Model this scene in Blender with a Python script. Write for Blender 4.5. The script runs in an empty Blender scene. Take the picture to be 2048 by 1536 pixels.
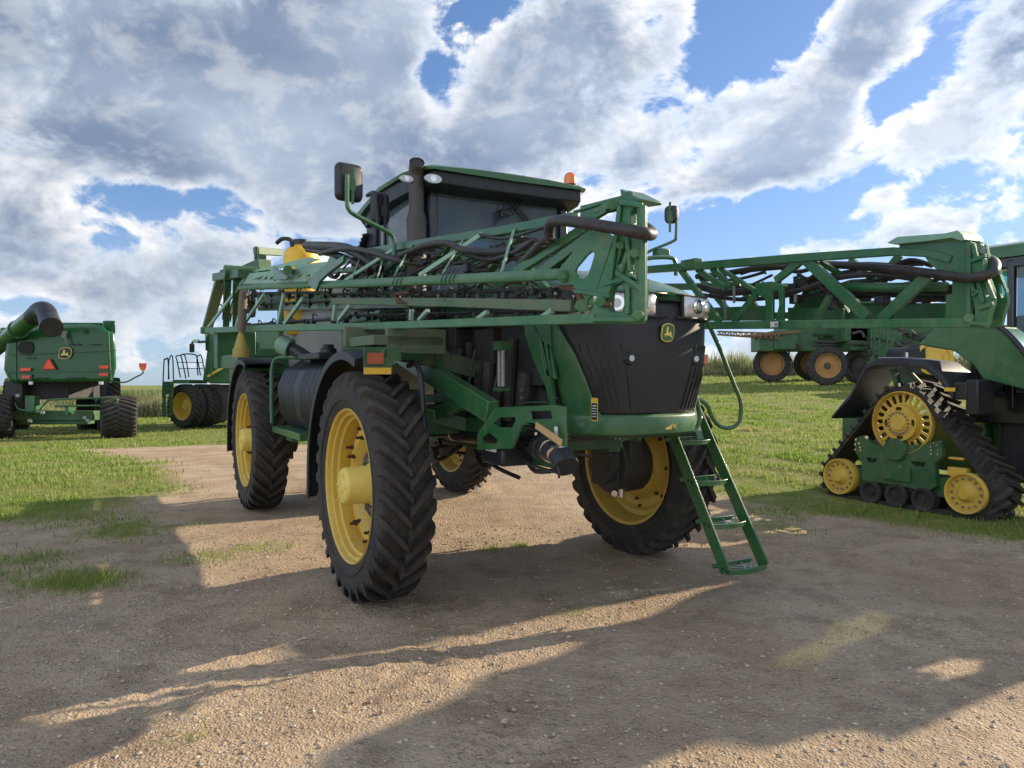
import bpy, math, random
import numpy as np
from mathutils import Vector, Matrix, noise
from mathutils.geometry import tessellate_polygon
random.seed(7); rng = np.random.default_rng(7)
S = bpy.context.scene; COL = S.collection
rad = math.radians
# ------------------------------------------------------------------ camera, sky, sun
cd = bpy.data.cameras.new('camera'); cam = bpy.data.objects.new('camera', cd); COL.objects.link(cam)
cam.location = (0, 0, 1.8); cam.rotation_euler = (rad(90), 0, 0)
cd.lens = 26.37; cd.sensor_width = 36; cd.clip_end = 3000; cd.clip_start = .05
S.camera = cam
SUN_AZ, SUN_EL = rad(60.5), rad(21)       # bearing measured from +Y towards +X
sd = Vector((math.sin(SUN_AZ)*math.cos(SUN_EL), math.cos(SUN_AZ)*math.cos(SUN_EL), math.sin(SUN_EL)))
sl = bpy.data.lights.new('sun', 'SUN'); so = bpy.data.objects.new('sun', sl); COL.objects.link(so)
sl.energy = 4.3; sl.angle = rad(.5); sl.color = (1, .84, .62)
so.rotation_euler = sd.to_track_quat('Z', 'Y').to_euler(); so.location = (30, 20, 20)
S.view_settings.view_transform = 'Standard'; S.view_settings.look = 'None'
S.view_settings.exposure = 1.0; S.view_settings.gamma = 1

class NT:
    """tiny node-tree writer"""
    def __init__(s, nt): s.nt = nt; s.n = nt.nodes; s.l = nt.links; s.n.clear()
    def node(s, t, **k):
        n = s.n.new(t)
        for a, b in k.items(): setattr(n, a, b)
        return n
    def put(s, sock, v):
        if isinstance(v, bpy.types.NodeSocket): s.l.new(v, sock)
        elif v is not None: sock.default_value = v
    def math(s, op, a, b=None, c=None, clamp=False):
        n = s.node('ShaderNodeMath', operation=op); n.use_clamp = clamp
        s.put(n.inputs[0], a); s.put(n.inputs[1], b); s.put(n.inputs[2], c); return n.outputs[0]
    def vmath(s, op, a, b=None):
        n = s.node('ShaderNodeVectorMath', operation=op)
        s.put(n.inputs[0], a)
        if op == 'SCALE': s.put(n.inputs['Scale'], b)
        else: s.put(n.inputs[1], b)
        return n.outputs[0]
    def mix(s, f, a, b, blend='MIX'):
        n = s.node('ShaderNodeMix', data_type='RGBA', blend_type=blend)
        s.put(n.inputs[0], f); s.put(n.inputs[6], a); s.put(n.inputs[7], b); return n.outputs[2]
    def noise(s, vec, scale, detail=4, rough=.5, dist=0, lac=2):
        n = s.node('ShaderNodeTexNoise'); s.put(n.inputs['Vector'], vec); s.put(n.inputs['Scale'], scale)
        n.inputs['Detail'].default_value = detail; n.inputs['Roughness'].default_value = rough
        n.inputs['Distortion'].default_value = dist; n.inputs['Lacunarity'].default_value = lac
        return n.outputs[0]
    def vor(s, vec, scale, out=0, feature='F1'):
        n = s.node('ShaderNodeTexVoronoi', feature=feature); s.put(n.inputs['Vector'], vec); s.put(n.inputs['Scale'], scale)
        return n.outputs[out]
    def ramp(s, f, a, b, lo=0, hi=1):
        n = s.node('ShaderNodeMapRange', interpolation_type='SMOOTHSTEP'); s.put(n.inputs[0], f)
        for i, v in zip((1, 2, 3, 4), (a, b, lo, hi)): s.put(n.inputs[i], v)
        return n.outputs[0]
    def comb(s, x, y, z):
        n = s.node('ShaderNodeCombineXYZ'); s.put(n.inputs[0], x); s.put(n.inputs[1], y); s.put(n.inputs[2], z); return n.outputs[0]
    def sep(s, v):
        n = s.node('ShaderNodeSeparateXYZ'); s.put(n.inputs[0], v); return n.outputs

def c4(c): return (c[0], c[1], c[2], 1)

# sky: physical sky, with broken cumulus worked out from the direction only
W = bpy.data.worlds.new('World'); S.world = W; W.use_nodes = True; W.cycles.sampling_method = 'MANUAL'; W.cycles.sample_map_resolution = 512
w = NT(W.node_tree)
geo = w.node('ShaderNodeNewGeometry')
dirn = w.vmath('NORMALIZE', w.vmath('SCALE', geo.outputs['Incoming'], -1.0))
tc = w.node('ShaderNodeTexCoord'); dirn = w.vmath('NORMALIZE', tc.outputs['Generated'])
dx, dy, dz = w.sep(dirn)
sky = w.node('ShaderNodeTexSky', sky_type='NISHITA'); sky.sun_disc = False
sky.sun_elevation = SUN_EL; sky.sun_rotation = SUN_AZ; sky.altitude = 200; sky.air_density = 1.0; sky.dust_density = .6; sky.ozone_density = 2.2
az = w.math('ARCTAN2', dx, dy); el = w.math('ARCSINE', dz)
zc = w.math('ADD', w.math('MAXIMUM', dz, 0.0), .09)
pc = w.comb(w.math('DIVIDE', dx, zc), w.math('DIVIDE', dy, zc), 0.0)
# placed banks (azimuth, elevation, radius, radius, tilt, weight): + cloud, - clear
def pxdir(u, v): return (math.atan2(u-1024, 1500), math.atan2(769-v, math.hypot(u-1024, 1500)))
BANKS = [(250, 170, 430, 200, .15, .62), (560, 240, 260, 150, .2, .40), (700, 90, 170, 110, .2, .35), (150, 560, 230, 70, 0, .28), (60, 420, 230, 50, 0, .15),
 (1110, 110, 120, 250, -.85, .40), (1120, 260, 300, 95, .3, .36), (620, 400, 190, 60, .3, .36), (1720, 80, 330, 46, .85, .36), (1900, 260, 330, 75, .75, .38), (1280, 330, 150, 40, .5, .22), (1660, 210, 120, 40, .8, .28), (1900, 110, 200, 40, .8, .2),
 (1380, 250, 150, 50, .6, .35), (1640, 500, 160, 25, .15, .34), (400, 520, 120, 60, 0, .2), (1560, 320, 120, 60, .6, .22), (350, 640, 160, 50, 0, .25), (1400, 380, 110, 36, .4, .38), (1640, 330, 110, 50, .6, .32), (1540, 200, 110, 40, .7, .36), (1560, 310, 80, 36, .3, .34), (1740, 410, 60, 22, .3, .34), (1640, 370, 70, 30, .4, .34),
 (100, 700, 260, 40, 0, .2), (1480, 700, 200, 40, 0, .28), (1950, 380, 140, 70, .5, .22), (1350, 90, 60, 90, -.6, .25),
 (880, 160, 60, 100, .15, -.50), (950, 40, 70, 50, .2, -.22), (930, 60, 90, 40, .6, -.15), (290, 398, 190, 34, .10, -.42), (480, 445, 90, 40, 0, -.50), (1440, 130, 90, 200, -.8, -.55), (1650, 300, 160, 30, .8, -.25), (1570, 260, 50, 90, -.6, -.25),
 (1480, 450, 220, 50, .2, -.45), (1250, 60, 40, 120, -.7, -.15), (1780, 420, 160, 50, .3, -.35), (1700, 575, 500, 40, 0, -.3), (1760, 230, 220, 22, .8, -.3), (230, 475, 110, 34, 0, -.4), (60, 615, 90, 22, 0, -.4), (500, 600, 90, 60, 0, -.4), (1970, 30, 60, 50, .5, .15), (1860, 170, 200, 25, .8, -.25)]
bias = None
for (u, v, a, b, t, wt) in BANKS:
    A, E = pxdir(u, v); ra, rb = a/1500, b/1500; ct, st = math.cos(t), math.sin(t)
    ddx = w.math('SUBTRACT', az, A); ddy = w.math('SUBTRACT', el, E)
    p = w.math('DIVIDE', w.math('ADD', w.math('MULTIPLY', ddx, ct), w.math('MULTIPLY', ddy, st)), ra)
    q = w.math('DIVIDE', w.math('SUBTRACT', w.math('MULTIPLY', ddy, ct), w.math('MULTIPLY', ddx, st)), rb)
    e = w.math('MULTIPLY', w.math('EXPONENT', w.math('MULTIPLY', w.math('ADD', w.math('MULTIPLY', p, p), w.math('MULTIPLY', q, q)), -.8)), wt)
    bias = e if bias is None else w.math('ADD', bias, e)
bias = w.math('ADD', bias, w.math('MULTIPLY', w.ramp(dy, .2, -.5), .26))  # extra cloud added behind the camera to brighten the shaded side
def dens(off):
    v0 = w.vmath('ADD', dirn, off) if off else dirn
    x, y, z = w.sep(v0)
    z2 = w.math('ADD', w.math('MAXIMUM', z, 0.0), .22)
    pp = w.comb(w.math('DIVIDE', x, z2), w.math('DIVIDE', y, z2), w.math('MULTIPLY', z, 2.0))
    big = w.noise(pp, 2.3, 3, .5, .3)
    fine = w.noise(w.comb(x, y, w.math('MULTIPLY', z, 1.5)), 8.5, 8, .64, .35)
    b1 = w.noise(w.comb(x, y, w.math('MULTIPLY', z, 1.4)), 15.0, 3, .55, .3)
    puff = w.math('SUBTRACT', .16, w.math('ABSOLUTE', w.math('SUBTRACT', b1, .5)))
    s_ = w.math('ADD', w.math('ADD', w.math('MULTIPLY', big, .55), w.math('MULTIPLY', fine, 1.5)), w.math('MULTIPLY', puff, .75))
    return w.math('ADD', s_, bias)
sunv = Vector((sd.x, sd.y, sd.z+.5)).normalized()*.030
d0 = dens(None); d1 = dens(tuple(sunv))
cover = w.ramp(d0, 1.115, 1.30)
lit = w.math('SUBTRACT', d0, d1)
thick = w.ramp(d0, 1.15, 1.62)
dn = w.node('ShaderNodeVectorMath', operation='DOT_PRODUCT'); w.put(dn.inputs[0], dirn); dn.inputs[1].default_value = tuple(sd)
tow = w.math('POWER', w.math('MAXIMUM', dn.outputs['Value'], 0.0), 2.0)
edge = w.ramp(lit, -.12, .32)
gv = w.ramp(w.noise(w.comb(dx, dy, w.math('MULTIPLY', dz, 1.8)), 4.0, 4, .5), .30, .70)
ccol = w.mix(thick, (.58, .635, .715, 1), w.mix(gv, (.165, .22, .325, 1), (.35, .415, .52, 1)))
ccol = w.mix(w.math('MULTIPLY', edge, w.math('SUBTRACT', 1.0, w.math('MULTIPLY', thick, .72))), ccol, (.86, .84, .82, 1))
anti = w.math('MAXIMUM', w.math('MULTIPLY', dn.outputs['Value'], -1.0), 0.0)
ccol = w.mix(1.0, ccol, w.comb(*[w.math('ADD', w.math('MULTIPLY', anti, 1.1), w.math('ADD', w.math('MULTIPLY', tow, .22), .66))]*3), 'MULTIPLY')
SKY = .076
skyc = w.mix(1.0, sky.outputs[0], (.95*SKY, 1.10*SKY, 1.34*SKY, 1), 'MULTIPLY')
# thin bright veil near the sun kept in check, pale blue air low down
sr, sg, sb = w.sep(skyc)
skyc = w.comb(w.math('DIVIDE', sr, w.math('ADD', 1.0, w.math('MULTIPLY', sr, 1.9))), w.math('DIVIDE', sg, w.math('ADD', 1.0, w.math('MULTIPLY', sg, 1.1))), w.math('DIVIDE', sb, w.math('ADD', 1.0, w.math('MULTIPLY', sb, .55))))
lowhaze = w.ramp(el, .0, .26, .45, 0.0)
skyc = w.mix(lowhaze, skyc, (.30, .385, .51, 1))
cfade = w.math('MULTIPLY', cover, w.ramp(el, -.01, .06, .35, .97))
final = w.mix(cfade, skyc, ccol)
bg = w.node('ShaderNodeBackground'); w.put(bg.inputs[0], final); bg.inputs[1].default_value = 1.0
# the brightness of the physical sky is set by SKY (0.105) above; clouds share its scale
ow = w.node('ShaderNodeOutputWorld'); w.l.new(bg.outputs[0], ow.inputs[0])

# ------------------------------------------------------------------ helpers
def tag(o, label=None, cat=None, group=None, kind=None):
    for k, v in (('label', label), ('category', cat), ('group', group), ('kind', kind)):
        if v: o[k] = v
    return o
def empty(name, M, label, cat, group=None):
    o = bpy.data.objects.new(name, None); COL.objects.link(o); o.matrix_world = M; o.empty_display_size = .3
    return tag(o, label, cat, group)

class MB:
    def __init__(s): s.v = []; s.f = []; s.m = []; s.k = 0
    def add(s, vs, fs, m=None):
        b = len(s.v); s.v += [tuple(p) for p in vs]; s.f += [tuple(i+b for i in f) for f in fs]; s.m += [s.k if m is None else m]*len(fs); return s
    def box(s, c, sz, M=None, m=None, taper=1):
        x, y, z = sz[0]/2, sz[1]/2, sz[2]/2; c = Vector(c)
        vs = [Vector((a*x*(taper if d > 0 else 1), b*y*(taper if d > 0 else 1), d*z)) for d in (-1, 1) for a, b in ((-1, -1), (1, -1), (1, 1), (-1, 1))]
        if M: vs = [M @ p for p in vs]
        return s.add([p+c for p in vs], [(3, 2, 1, 0), (4, 5, 6, 7), (0, 1, 5, 4), (1, 2, 6, 5), (2, 3, 7, 6), (3, 0, 4, 7)], m)
    def bb(s, lo, hi, m=None):
        return s.box([(a+b)/2 for a, b in zip(lo, hi)], [abs(b-a) for a, b in zip(lo, hi)], m=m)
    def beam(s, p, q, w=.06, h=None, up=(0, 0, 1), m=None, w2=None, h2=None):
        p, q = Vector(p), Vector(q); h = h or w; d = (q-p).normalized(); up = Vector(up)
        if abs(d.dot(up)) > .98: up = Vector((1, 0, 0))
        a = d.cross(up).normalized(); b = a.cross(d).normalized(); vs = []
        for c, ww, hh in ((p, w, h), (q, w2 or w, h2 or h)):
            vs += [c-a*ww/2-b*hh/2, c+a*ww/2-b*hh/2, c+a*ww/2+b*hh/2, c-a*ww/2+b*hh/2]
        return s.add(vs, [(3, 2, 1, 0), (4, 5, 6, 7), (0, 1, 5, 4), (1, 2, 6, 5), (2, 3, 7, 6), (3, 0, 4, 7)], m)
    def tube(s, pts, r, n=8, m=None, smooth=True, cap=True):
        P = [Vector(p) for p in pts]
        if smooth and len(P) > 2:
            Q = []
            for i in range(len(P)-1):
                a, b, c, d = P[max(i-1, 0)], P[i], P[i+1], P[min(i+2, len(P)-1)]
                for k in range(5):
                    t = k/5; Q.append(.5*((2*b)+(c-a)*t+(2*a-5*b+4*c-d)*t*t+(3*b-a-3*c+d)*t**3))
            P = Q+[P[-1]]
        R = r if hasattr(r, '__len__') else [r]*len(P)
        if len(R) != len(P): R = list(np.interp(np.linspace(0, 1, len(P)), np.linspace(0, 1, len(R)), R))
        vs = []; fs = []; a = None
        for i, p in enumerate(P):
            d = (P[min(i+1, len(P)-1)]-P[max(i-1, 0)]).normalized()
            if a is None: a = d.orthogonal().normalized()
            else:
                a = (a-d*a.dot(d)); a = a.normalized() if a.length > 1e-5 else d.orthogonal().normalized()
            b = d.cross(a)
            vs += [p+(a*math.cos(t)+b*math.sin(t))*R[i] for t in [2*math.pi*j/n for j in range(n)]]
        for i in range(len(P)-1):
            for j in range(n):
                k = (j+1) % n; fs.append((i*n+j, i*n+k, (i+1)*n+k, (i+1)*n+j))
        if cap: fs += [tuple(range(n))[::-1], tuple(range((len(P)-1)*n, len(P)*n))]
        return s.add(vs, fs, m)
    def cyl(s, p, q, r, r2=None, n=20, m=None):
        return s.tube([p, q], [r, r if r2 is None else r2], n, m, False)
    def lathe(s, prof, n=48, M=None, m=None, a0=0, a1=2*math.pi):
        """profile of (axial, radius), turned about local Y"""
        full = abs(a1-a0-2*math.pi) < 1e-6; N = n if full else n+1; vs = []; fs = []
        for i in range(N):
            t = a0+(a1-a0)*i/n
            for (y, r) in prof:
                p = Vector((r*math.cos(t), y, r*math.sin(t))); vs.append(M @ p if M else p)
        k = len(prof)
        for i in range(n):
            j = (i+1) % N
            for q in range(k-1): fs.append((i*k+q, j*k+q, j*k+q+1, i*k+q+1))
        return s.add(vs, fs, m)
    def plate(s, outer, fr, t, holes=(), m=None):
        """flat outline (with holes) given in 2D, mapped by fr(a, b, depth) -> 3D, thickness t"""
        polys = [list(outer)]+[list(h) for h in holes]
        flat = [p for q in polys for p in q]
        tris = tessellate_polygon([[Vector((a, b, 0)) for a, b in q] for q in polys])
        vs = [fr(a, b, 0) for a, b in flat]+[fr(a, b, t) for a, b in flat]; n = len(flat); fs = []
        for tr in tris: fs.append(tuple(tr)); fs.append(tuple(i+n for i in reversed(tr)))
        o = 0
        for q in polys:
            L = len(q)
            for i in range(L):
                j = (i+1) % L; fs.append((o+i, o+j, o+j+n, o+i+n))
            o += L
        return s.add(vs, fs, m)
    def prism(s, ring0, ring1, m=None):
        n = len(ring0)
        return s.add(list(ring0)+list(ring1), [tuple(range(n))[::-1], tuple(range(n, 2*n))]+[(i, (i+1) % n, (i+1) % n+n, i+n) for i in range(n)], m)
    def loft(s, rings, m=None, closed=True, cap=True):
        n = len(rings[0]); vs = [p for r in rings for p in r]; fs = []
        for i in range(len(rings)-1):
            for j in range(n if closed else n-1):
                k = (j+1) % n; fs.append((i*n+j, i*n+k, (i+1)*n+k, (i+1)*n+j))
        if cap and closed: fs += [tuple(range(n))[::-1], tuple(range((len(rings)-1)*n, len(rings)*n))]
        return s.add(vs, fs, m)
    def mesh(s, name, mats, sharp=35, recalc=True):
        me = bpy.data.meshes.new(name); me.from_pydata(s.v, [], s.f)
        for mt in (mats if isinstance(mats, (list, tuple)) else [mats]): me.materials.append(mt)
        me.polygons.foreach_set('material_index', s.m)
        if recalc:
            import bmesh
            bm = bmesh.new(); bm.from_mesh(me); bmesh.ops.recalc_face_normals(bm, faces=bm.faces); bm.to_mesh(me); bm.free()
        me.polygons.foreach_set('use_smooth', [True]*len(me.polygons)); me.set_sharp_from_angle(angle=rad(sharp)); me.update()
        return me
    def build(s, name, mats, parent=None, label=None, bevel=0, loc=None, rot=None, sharp=35, kind=None):
        o = bpy.data.objects.new(name, s.mesh(name, mats, sharp)); COL.objects.link(o)
        if parent: o.parent = parent
        if loc is not None: o.location = loc
        if rot is not None: o.rotation_euler = rot
        if bevel:
            b = o.modifiers.new('bevel', 'BEVEL'); b.width = bevel; b.segments = 2; b.limit_method = 'ANGLE'; b.angle_limit = rad(40)
        return tag(o, label, kind=kind)

def copy_tree(o, parent=None, M=None):
    c = o.copy(); COL.objects.link(c)
    if parent: c.parent = parent
    if M is not None: c.matrix_world = M
    for ch in list(o.children): copy_tree(ch, c)
    return c

# ------------------------------------------------------------------ materials
def paint(name, col, rough=.35, dust=.35, dustcol=(.20, .155, .11), metal=0, bump=.05, scale=3.0, coat=0, spec=.5, var=.12, rust=0, edgec=None):
    m = bpy.data.materials.new(name); m.use_nodes = True; t = NT(m.node_tree)
    b = t.node('ShaderNodeBsdfPrincipled'); o = t.node('ShaderNodeOutputMaterial'); t.l.new(b.outputs[0], o.inputs[0])
    P = t.node('ShaderNodeTexCoord').outputs['Object']
    n1 = t.noise(P, scale, 6, .65, .3); n2 = t.noise(P, scale*7, 5, .6); n3 = t.noise(P, scale*40, 3, .6)
    base = t.mix(t.ramp(n1, .3, .7), c4([x*(1-var) for x in col]), c4([min(1, x*(1+var)) for x in col]))
    d = t.math('MULTIPLY', t.ramp(t.math('ADD', n1, t.math('MULTIPLY', n2, .6)), .62, 1.12), dust, clamp=True)
    # dust settles on faces that look up
    g = t.node('ShaderNodeNewGeometry'); up = t.sep(g.outputs['Normal'])[2]
    mp = t.node('ShaderNodeMapping'); mp.inputs['Scale'].default_value = (9, 9, .9); t.put(mp.inputs[0], P)
    stv = t.math('MULTIPLY', t.ramp(t.noise(mp.outputs[0], 2.2, 4, .6), .50, .78), t.math('MULTIPLY', t.ramp(n1, .35, .6), dust*.8))
    d = t.math('ADD', t.math('ADD', d, stv), t.math('MULTIPLY', t.ramp(up, .2, 1.0), dust*.45), clamp=True)
    base = t.mix(d, base, c4(dustcol))
    if rust:
        r = t.math('MULTIPLY', t.ramp(t.noise(P, scale*2.3, 8, .72, .6), .60, .66), rust)
        base = t.mix(r, base, (.085, .035, .02, 1))
    t.put(b.inputs['Base Color'], base)
    t.put(b.inputs['Roughness'], t.math('ADD', t.math('MULTIPLY', n2, .16), t.math('ADD', t.math('MULTIPLY', d, .4), rough-.08), clamp=True))
    b.inputs['Metallic'].default_value = metal; b.inputs['Specular IOR Level'].default_value = spec
    b.inputs['Coat Weight'].default_value = coat; b.inputs['Coat Roughness'].default_value = .15
    bp_ = t.node('ShaderNodeBump'); bp_.inputs['Strength'].default_value = bump; bp_.inputs['Distance'].default_value = .01
    t.put(bp_.inputs['Height'], t.math('ADD', n2, n3)); t.l.new(bp_.outputs[0], b.inputs['Normal'])
    return m
def glass(name, col, rough=.04, alpha=.35):
    m = bpy.data.materials.new(name); m.use_nodes = True; t = NT(m.node_tree)
    b = t.node('ShaderNodeBsdfPrincipled'); o = t.node('ShaderNodeOutputMaterial')
    tr = t.node('ShaderNodeBsdfTransparent'); tr.inputs[0].default_value = c4([min(1, x*1.0) for x in col])
    b.inputs['Base Color'].default_value = c4([x*.42 for x in col]); b.inputs['Roughness'].default_value = rough; b.inputs['Specular IOR Level'].default_value = .8  # body colour stands in for sky reflected in the panes
    ms = t.node('ShaderNodeMixShader')
    fr = t.node('ShaderNodeFresnel'); fr.inputs[0].default_value = 1.5
    P = t.node('ShaderNodeTexCoord').outputs['Object']
    t.put(ms.inputs[0], t.math('ADD', t.math('ADD', alpha, fr.outputs[0]), t.math('MULTIPLY', t.ramp(t.noise(P, 3, 5, .6), .4, .8), .12), clamp=True))
    t.l.new(tr.outputs[0], ms.inputs[1]); t.l.new(b.outputs[0], ms.inputs[2]); t.l.new(ms.outputs[0], o.inputs[0]); return m

GREEN = paint('green_paint', (.020, .120, .038), .34, .30, coat=.3, rust=0, dustcol=(.16, .16, .10), bump=.08)
GDARK = paint('green_frame_paint', (.020, .105, .036), .45, .30, rust=.25)
GBOOM = paint('boom_green_paint', (.030, .155, .060), .42, .34, dustcol=(.26, .25, .17), rust=.5, bump=.12)
GMINT = paint('sunlit_pale_green_paint', (.20, .38, .27), .45, .32, dustcol=(.36, .35, .28), rust=.2)  # lightened green: sunlight on boom braces and left cap is in the colour
GDIRTY = paint('mud_streaked_green_paint', (.09, .17, .10), .7, .85, dustcol=(.20, .165, .115), rust=.9, bump=.4)
GCOMB = paint('glossy_green_paint', (.010, .098, .030), .30, .08, coat=.25, spec=.35, var=.05)
YELL = paint('yellow_paint', (.70, .46, .055), .45, .45, dustcol=(.34, .25, .13), rust=.25)
YELLP = paint('pale_yellow_paint', (.80, .62, .13), .42, .15, dustcol=(.40, .32, .18))
YTANK = paint('yellow_plastic', (.80, .47, .02), .45, .12, dustcol=(.4, .28, .1))
YCAP = paint('worn_yellow_plastic', (.40, .33, .06), .7, .4)
BLACK = paint('black_plastic', (.013, .015, .019), .45, .16, dustcol=(.065, .063, .062), bump=.1)
BLGLOSS = paint('black_gloss', (.010, .011, .014), .22, .08, dustcol=(.08, .07, .06), coat=.4)
RUB = paint('tyre_rubber', (.022, .021, .021), .72, .55, dustcol=(.10, .080, .060), bump=.25, scale=5)
HOSE = paint('rubber_hose', (.022, .019, .019), .45, .35, dustcol=(.09, .07, .055), scale=8)
HOSEB = paint('braided_hose_brown', (.20, .16, .12), .8, .4, bump=.6, scale=20)
GREY = paint('grey_steel', (.28, .28, .28), .45, .35, metal=.7)
CHROME = paint('bright_steel', (.7, .7, .7), .18, .05, metal=1)
DARKM = paint('dark_engine_metal', (.045, .042, .04), .6, .6, dustcol=(.10, .085, .07), scale=6)
EXH = paint('exhaust_steel', (.075, .066, .062), .50, .35, dustcol=(.14, .11, .09), metal=.3)
RUST = paint('rusty_iron', (.10, .045, .03), .85, .5, dustcol=(.16, .10, .07), bump=.5)
BOLTB = paint('brown_bolt', (.045, .022, .014), .6, .2)
TANKW = paint('translucent_grey_tank', (.34, .36, .35), .55, .3)
WHITE = paint('white_sticker', (.75, .75, .72), .5, .12)
LENSC = paint('clear_lens', (.50, .53, .55), .12, .05, metal=.2, coat=1)
REFL = paint('lamp_reflector', (.80, .80, .78), .10, .03, metal=1)
LAMPG = paint('headlight_glass', (.62, .64, .64), .15, .05, metal=.35, coat=1)
AMBER = paint('amber_lens', (.85, .19, .01), .25, .06, coat=.7)
REDR = paint('red_lens', (.70, .035, .015), .35, .1, coat=.5)
REDO = paint('faded_reflector', (.42, .085, .035), .4, .35)
SMV = paint('safety_triangle_orange', (.95, .09, .03), .5, .03)
SMVR = paint('safety_triangle_red', (.35, .01, .01), .5, .03)
DARKCAB = paint('cab_inside_dark', (.022, .023, .026), .6, .12)
ORANGE = paint('orange_wheel_paint', (.40, .20, .045), .5, .2)
BROWN = paint('brown_boom_paint', (.20, .11, .05), .6, .35)
WOOD = paint('wooden_handle', (.50, .33, .14), .6, .2)
STRAWY = paint('reflector_tape_yellow', (.80, .50, .03), .5, .3, dustcol=(.3, .2, .1))
GLASS = glass('cab_glass', (.50, .64, .72), alpha=.28)
GLASST = glass('green_tinted_glass', (.35, .80, .72), alpha=.16)
GLASSP = glass('pale_green_glass', (.62, .72, .46), alpha=.25)

# ------------------------------------------------------------------ terrain
def sstep(a, b, x):
    t = np.clip((x-a)/(b-a), 0, 1); return t*t*(3-2*t)
def ground(X, Y):
    X = np.asarray(X, float); Y = np.asarray(Y, float)
    z = .018*(np.clip(Y, 0, 14)-6.35)
    z = z*(1-sstep(14, 24, Y)) if np.ndim(z) else z*(1-float(sstep(14, 24, Y)))
    s = X/np.maximum(Y, 4.0)
    h = sstep(-.12, .26, s)*2.1/30*(np.clip(Y, 12, 46)-12)
    h = h*(1-sstep(46, 90, Y))
    low = -0.9*sstep(42, 50, Y)*(1-sstep(-.12, .26, s))-2.0*sstep(60, 200, Y)
    # gentle fall where the tracked tractor stands
    return z+h+low-.06*np.exp(-((X-5.6)**2+(Y-10)**2)/6)
def gz(x, y): return float(ground(x, y))
def grassmask(X, Y):
    xb = np.interp(Y, [7.2, 8, 8.7, 11, 15, 20, 22.5, 25], [30, 8.0, 5.9, 3.5, 2.2, 1.0, -2, -40])
    xl = np.interp(Y, [8.6, 9.2, 10, 12, 16, 20, 22, 24.5], [-40, -7.2, -5.7, -5.3, -7.6, -11.5, -9, 60])
    m = np.maximum(sstep(-1.2, 1.0, X-xb), sstep(-1.6, 1.5, xl-X))
    for (x, y, r, a) in [(-3.9, 6.75, .6, .62), (-3.2, 7.6, .6, .5), (-2.7, 8.1, .5, .45), (-5.0, 7.6, .9, .5), (-.2, 8.0, .25, .6), (.1, 8.2, .2, .6), (-4.6, 9.0, .9, .7),
                         (-1.9, 9.6, .8, .55), (3.2, 9.3, .8, .6), (2.1, 5.9, .3, .2), (.45, 5.9, .25, .5), (-2.2, 7.6, .4, .4), (.9, 14, 1.4, .5), (1.4, 18, 2.0, .6), (-1.7, 3.9, .25, .45)]:
        m = np.maximum(m, a*np.exp(-((X-x)**2+(Y-y)**2)/(r*r)))
    return m
def fnoise(X, Y, s, o=0):
    return np.array([noise.noise(Vector((x*s+o, y*s, o))) for x, y in zip(X.ravel(), Y.ravel())]).reshape(X.shape)
def axis(segs):
    out = []
    for a, b, n in segs: out += list(np.linspace(a, b, n, endpoint=False))
    return np.array(out+[segs[-1][1]])
gx = axis([(-1500, -100, 10), (-100, -20, 40), (-20, -5, 75), (-5, 5, 190), (5, 15, 80), (15, 60, 60), (60, 1500, 16)])
gy = axis([(-30, 1, 12), (1, 8, 170), (8, 18, 90), (18, 50, 80), (50, 200, 30), (200, 2500, 14)])
GX, GY = np.meshgrid(gx, gy); GZ = ground(GX, GY)
near = (1-sstep(12, 20, GY))*(1-sstep(6, 14, abs(GX)))
n1 = fnoise(GX, GY, .9); n2 = fnoise(GX, GY, 3.1, 5); n3 = fnoise(GX, GY, 9., 9)
GZ = GZ+near*(.022*n1+.010*n2+.007*n3)
# tyre ruts with cleat marks in the foreground
rut = lambda x0, x1, y0, y1, w: np.exp(-((GX-(x0+(x1-x0)*(GY-y0)/(y1-y0)))/w)**2)*sstep(y0-.4, y0+.2, GY)*(1-sstep(y1-.3, y1+.4, GY))
r1 = rut(.10, -.05, 3.1, 4.6, .20); r2 = rut(-.75, -.30, 4.3, 5.6, .16)
GZ -= r1*(.018+.018*np.sin(GY*46+GX*9)); GZ -= r2*(.008+.010*np.sin(GY*40-GX*14))
GZ += (r1+r2)*.020*n3
n4 = fnoise(GX, GY, 17., 4)
for (cx_, cy_, cr_, ca_) in ((.05, 3.9, .45, .030), (-.35, 4.8, .5, .022), (-2.2, 4.3, .6, .014), (-1.6, 5.2, .7, .012), (1.9, 4.6, .7, .010), (-.9, 6.2, .5, .012)):
    GZ += ca_*np.exp(-((GX-cx_)**2+(GY-cy_)**2)/cr_**2)*np.clip(n4*1.2+n3*.8, -.4, 1.2)
nx, ny = len(gx), len(gy)
V = np.stack([GX, GY, GZ], -1).reshape(-1, 3)
ii = (np.arange(ny-1)[:, None]*nx+np.arange(nx-1)[None]).ravel()
Fq = np.stack([ii, ii+1, ii+nx+1, ii+nx], 1)
def fastmesh(name, V, F, mats, smooth=True, mi=None):
    me = bpy.data.meshes.new(name); k = F.shape[1]
    me.vertices.add(len(V)); me.vertices.foreach_set('co', V.astype(np.float32).ravel())
    me.loops.add(F.size); me.loops.foreach_set('vertex_index', F.astype(np.int32).ravel())
    me.polygons.add(len(F)); me.polygons.foreach_set('loop_start', np.arange(0, F.size, k, dtype=np.int32))
    try: me.polygons.foreach_set('loop_total', np.full(len(F), k, dtype=np.int32))
    except Exception: pass
    for m in (mats if isinstance(mats, (list, tuple)) else [mats]): me.materials.append(m)
    if mi is not None: me.polygons.foreach_set('material_index', mi.astype(np.int32))
    me.polygons.foreach_set('use_smooth', np.full(len(F), smooth)); me.update(calc_edges=True); me.validate(); return me
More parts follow.
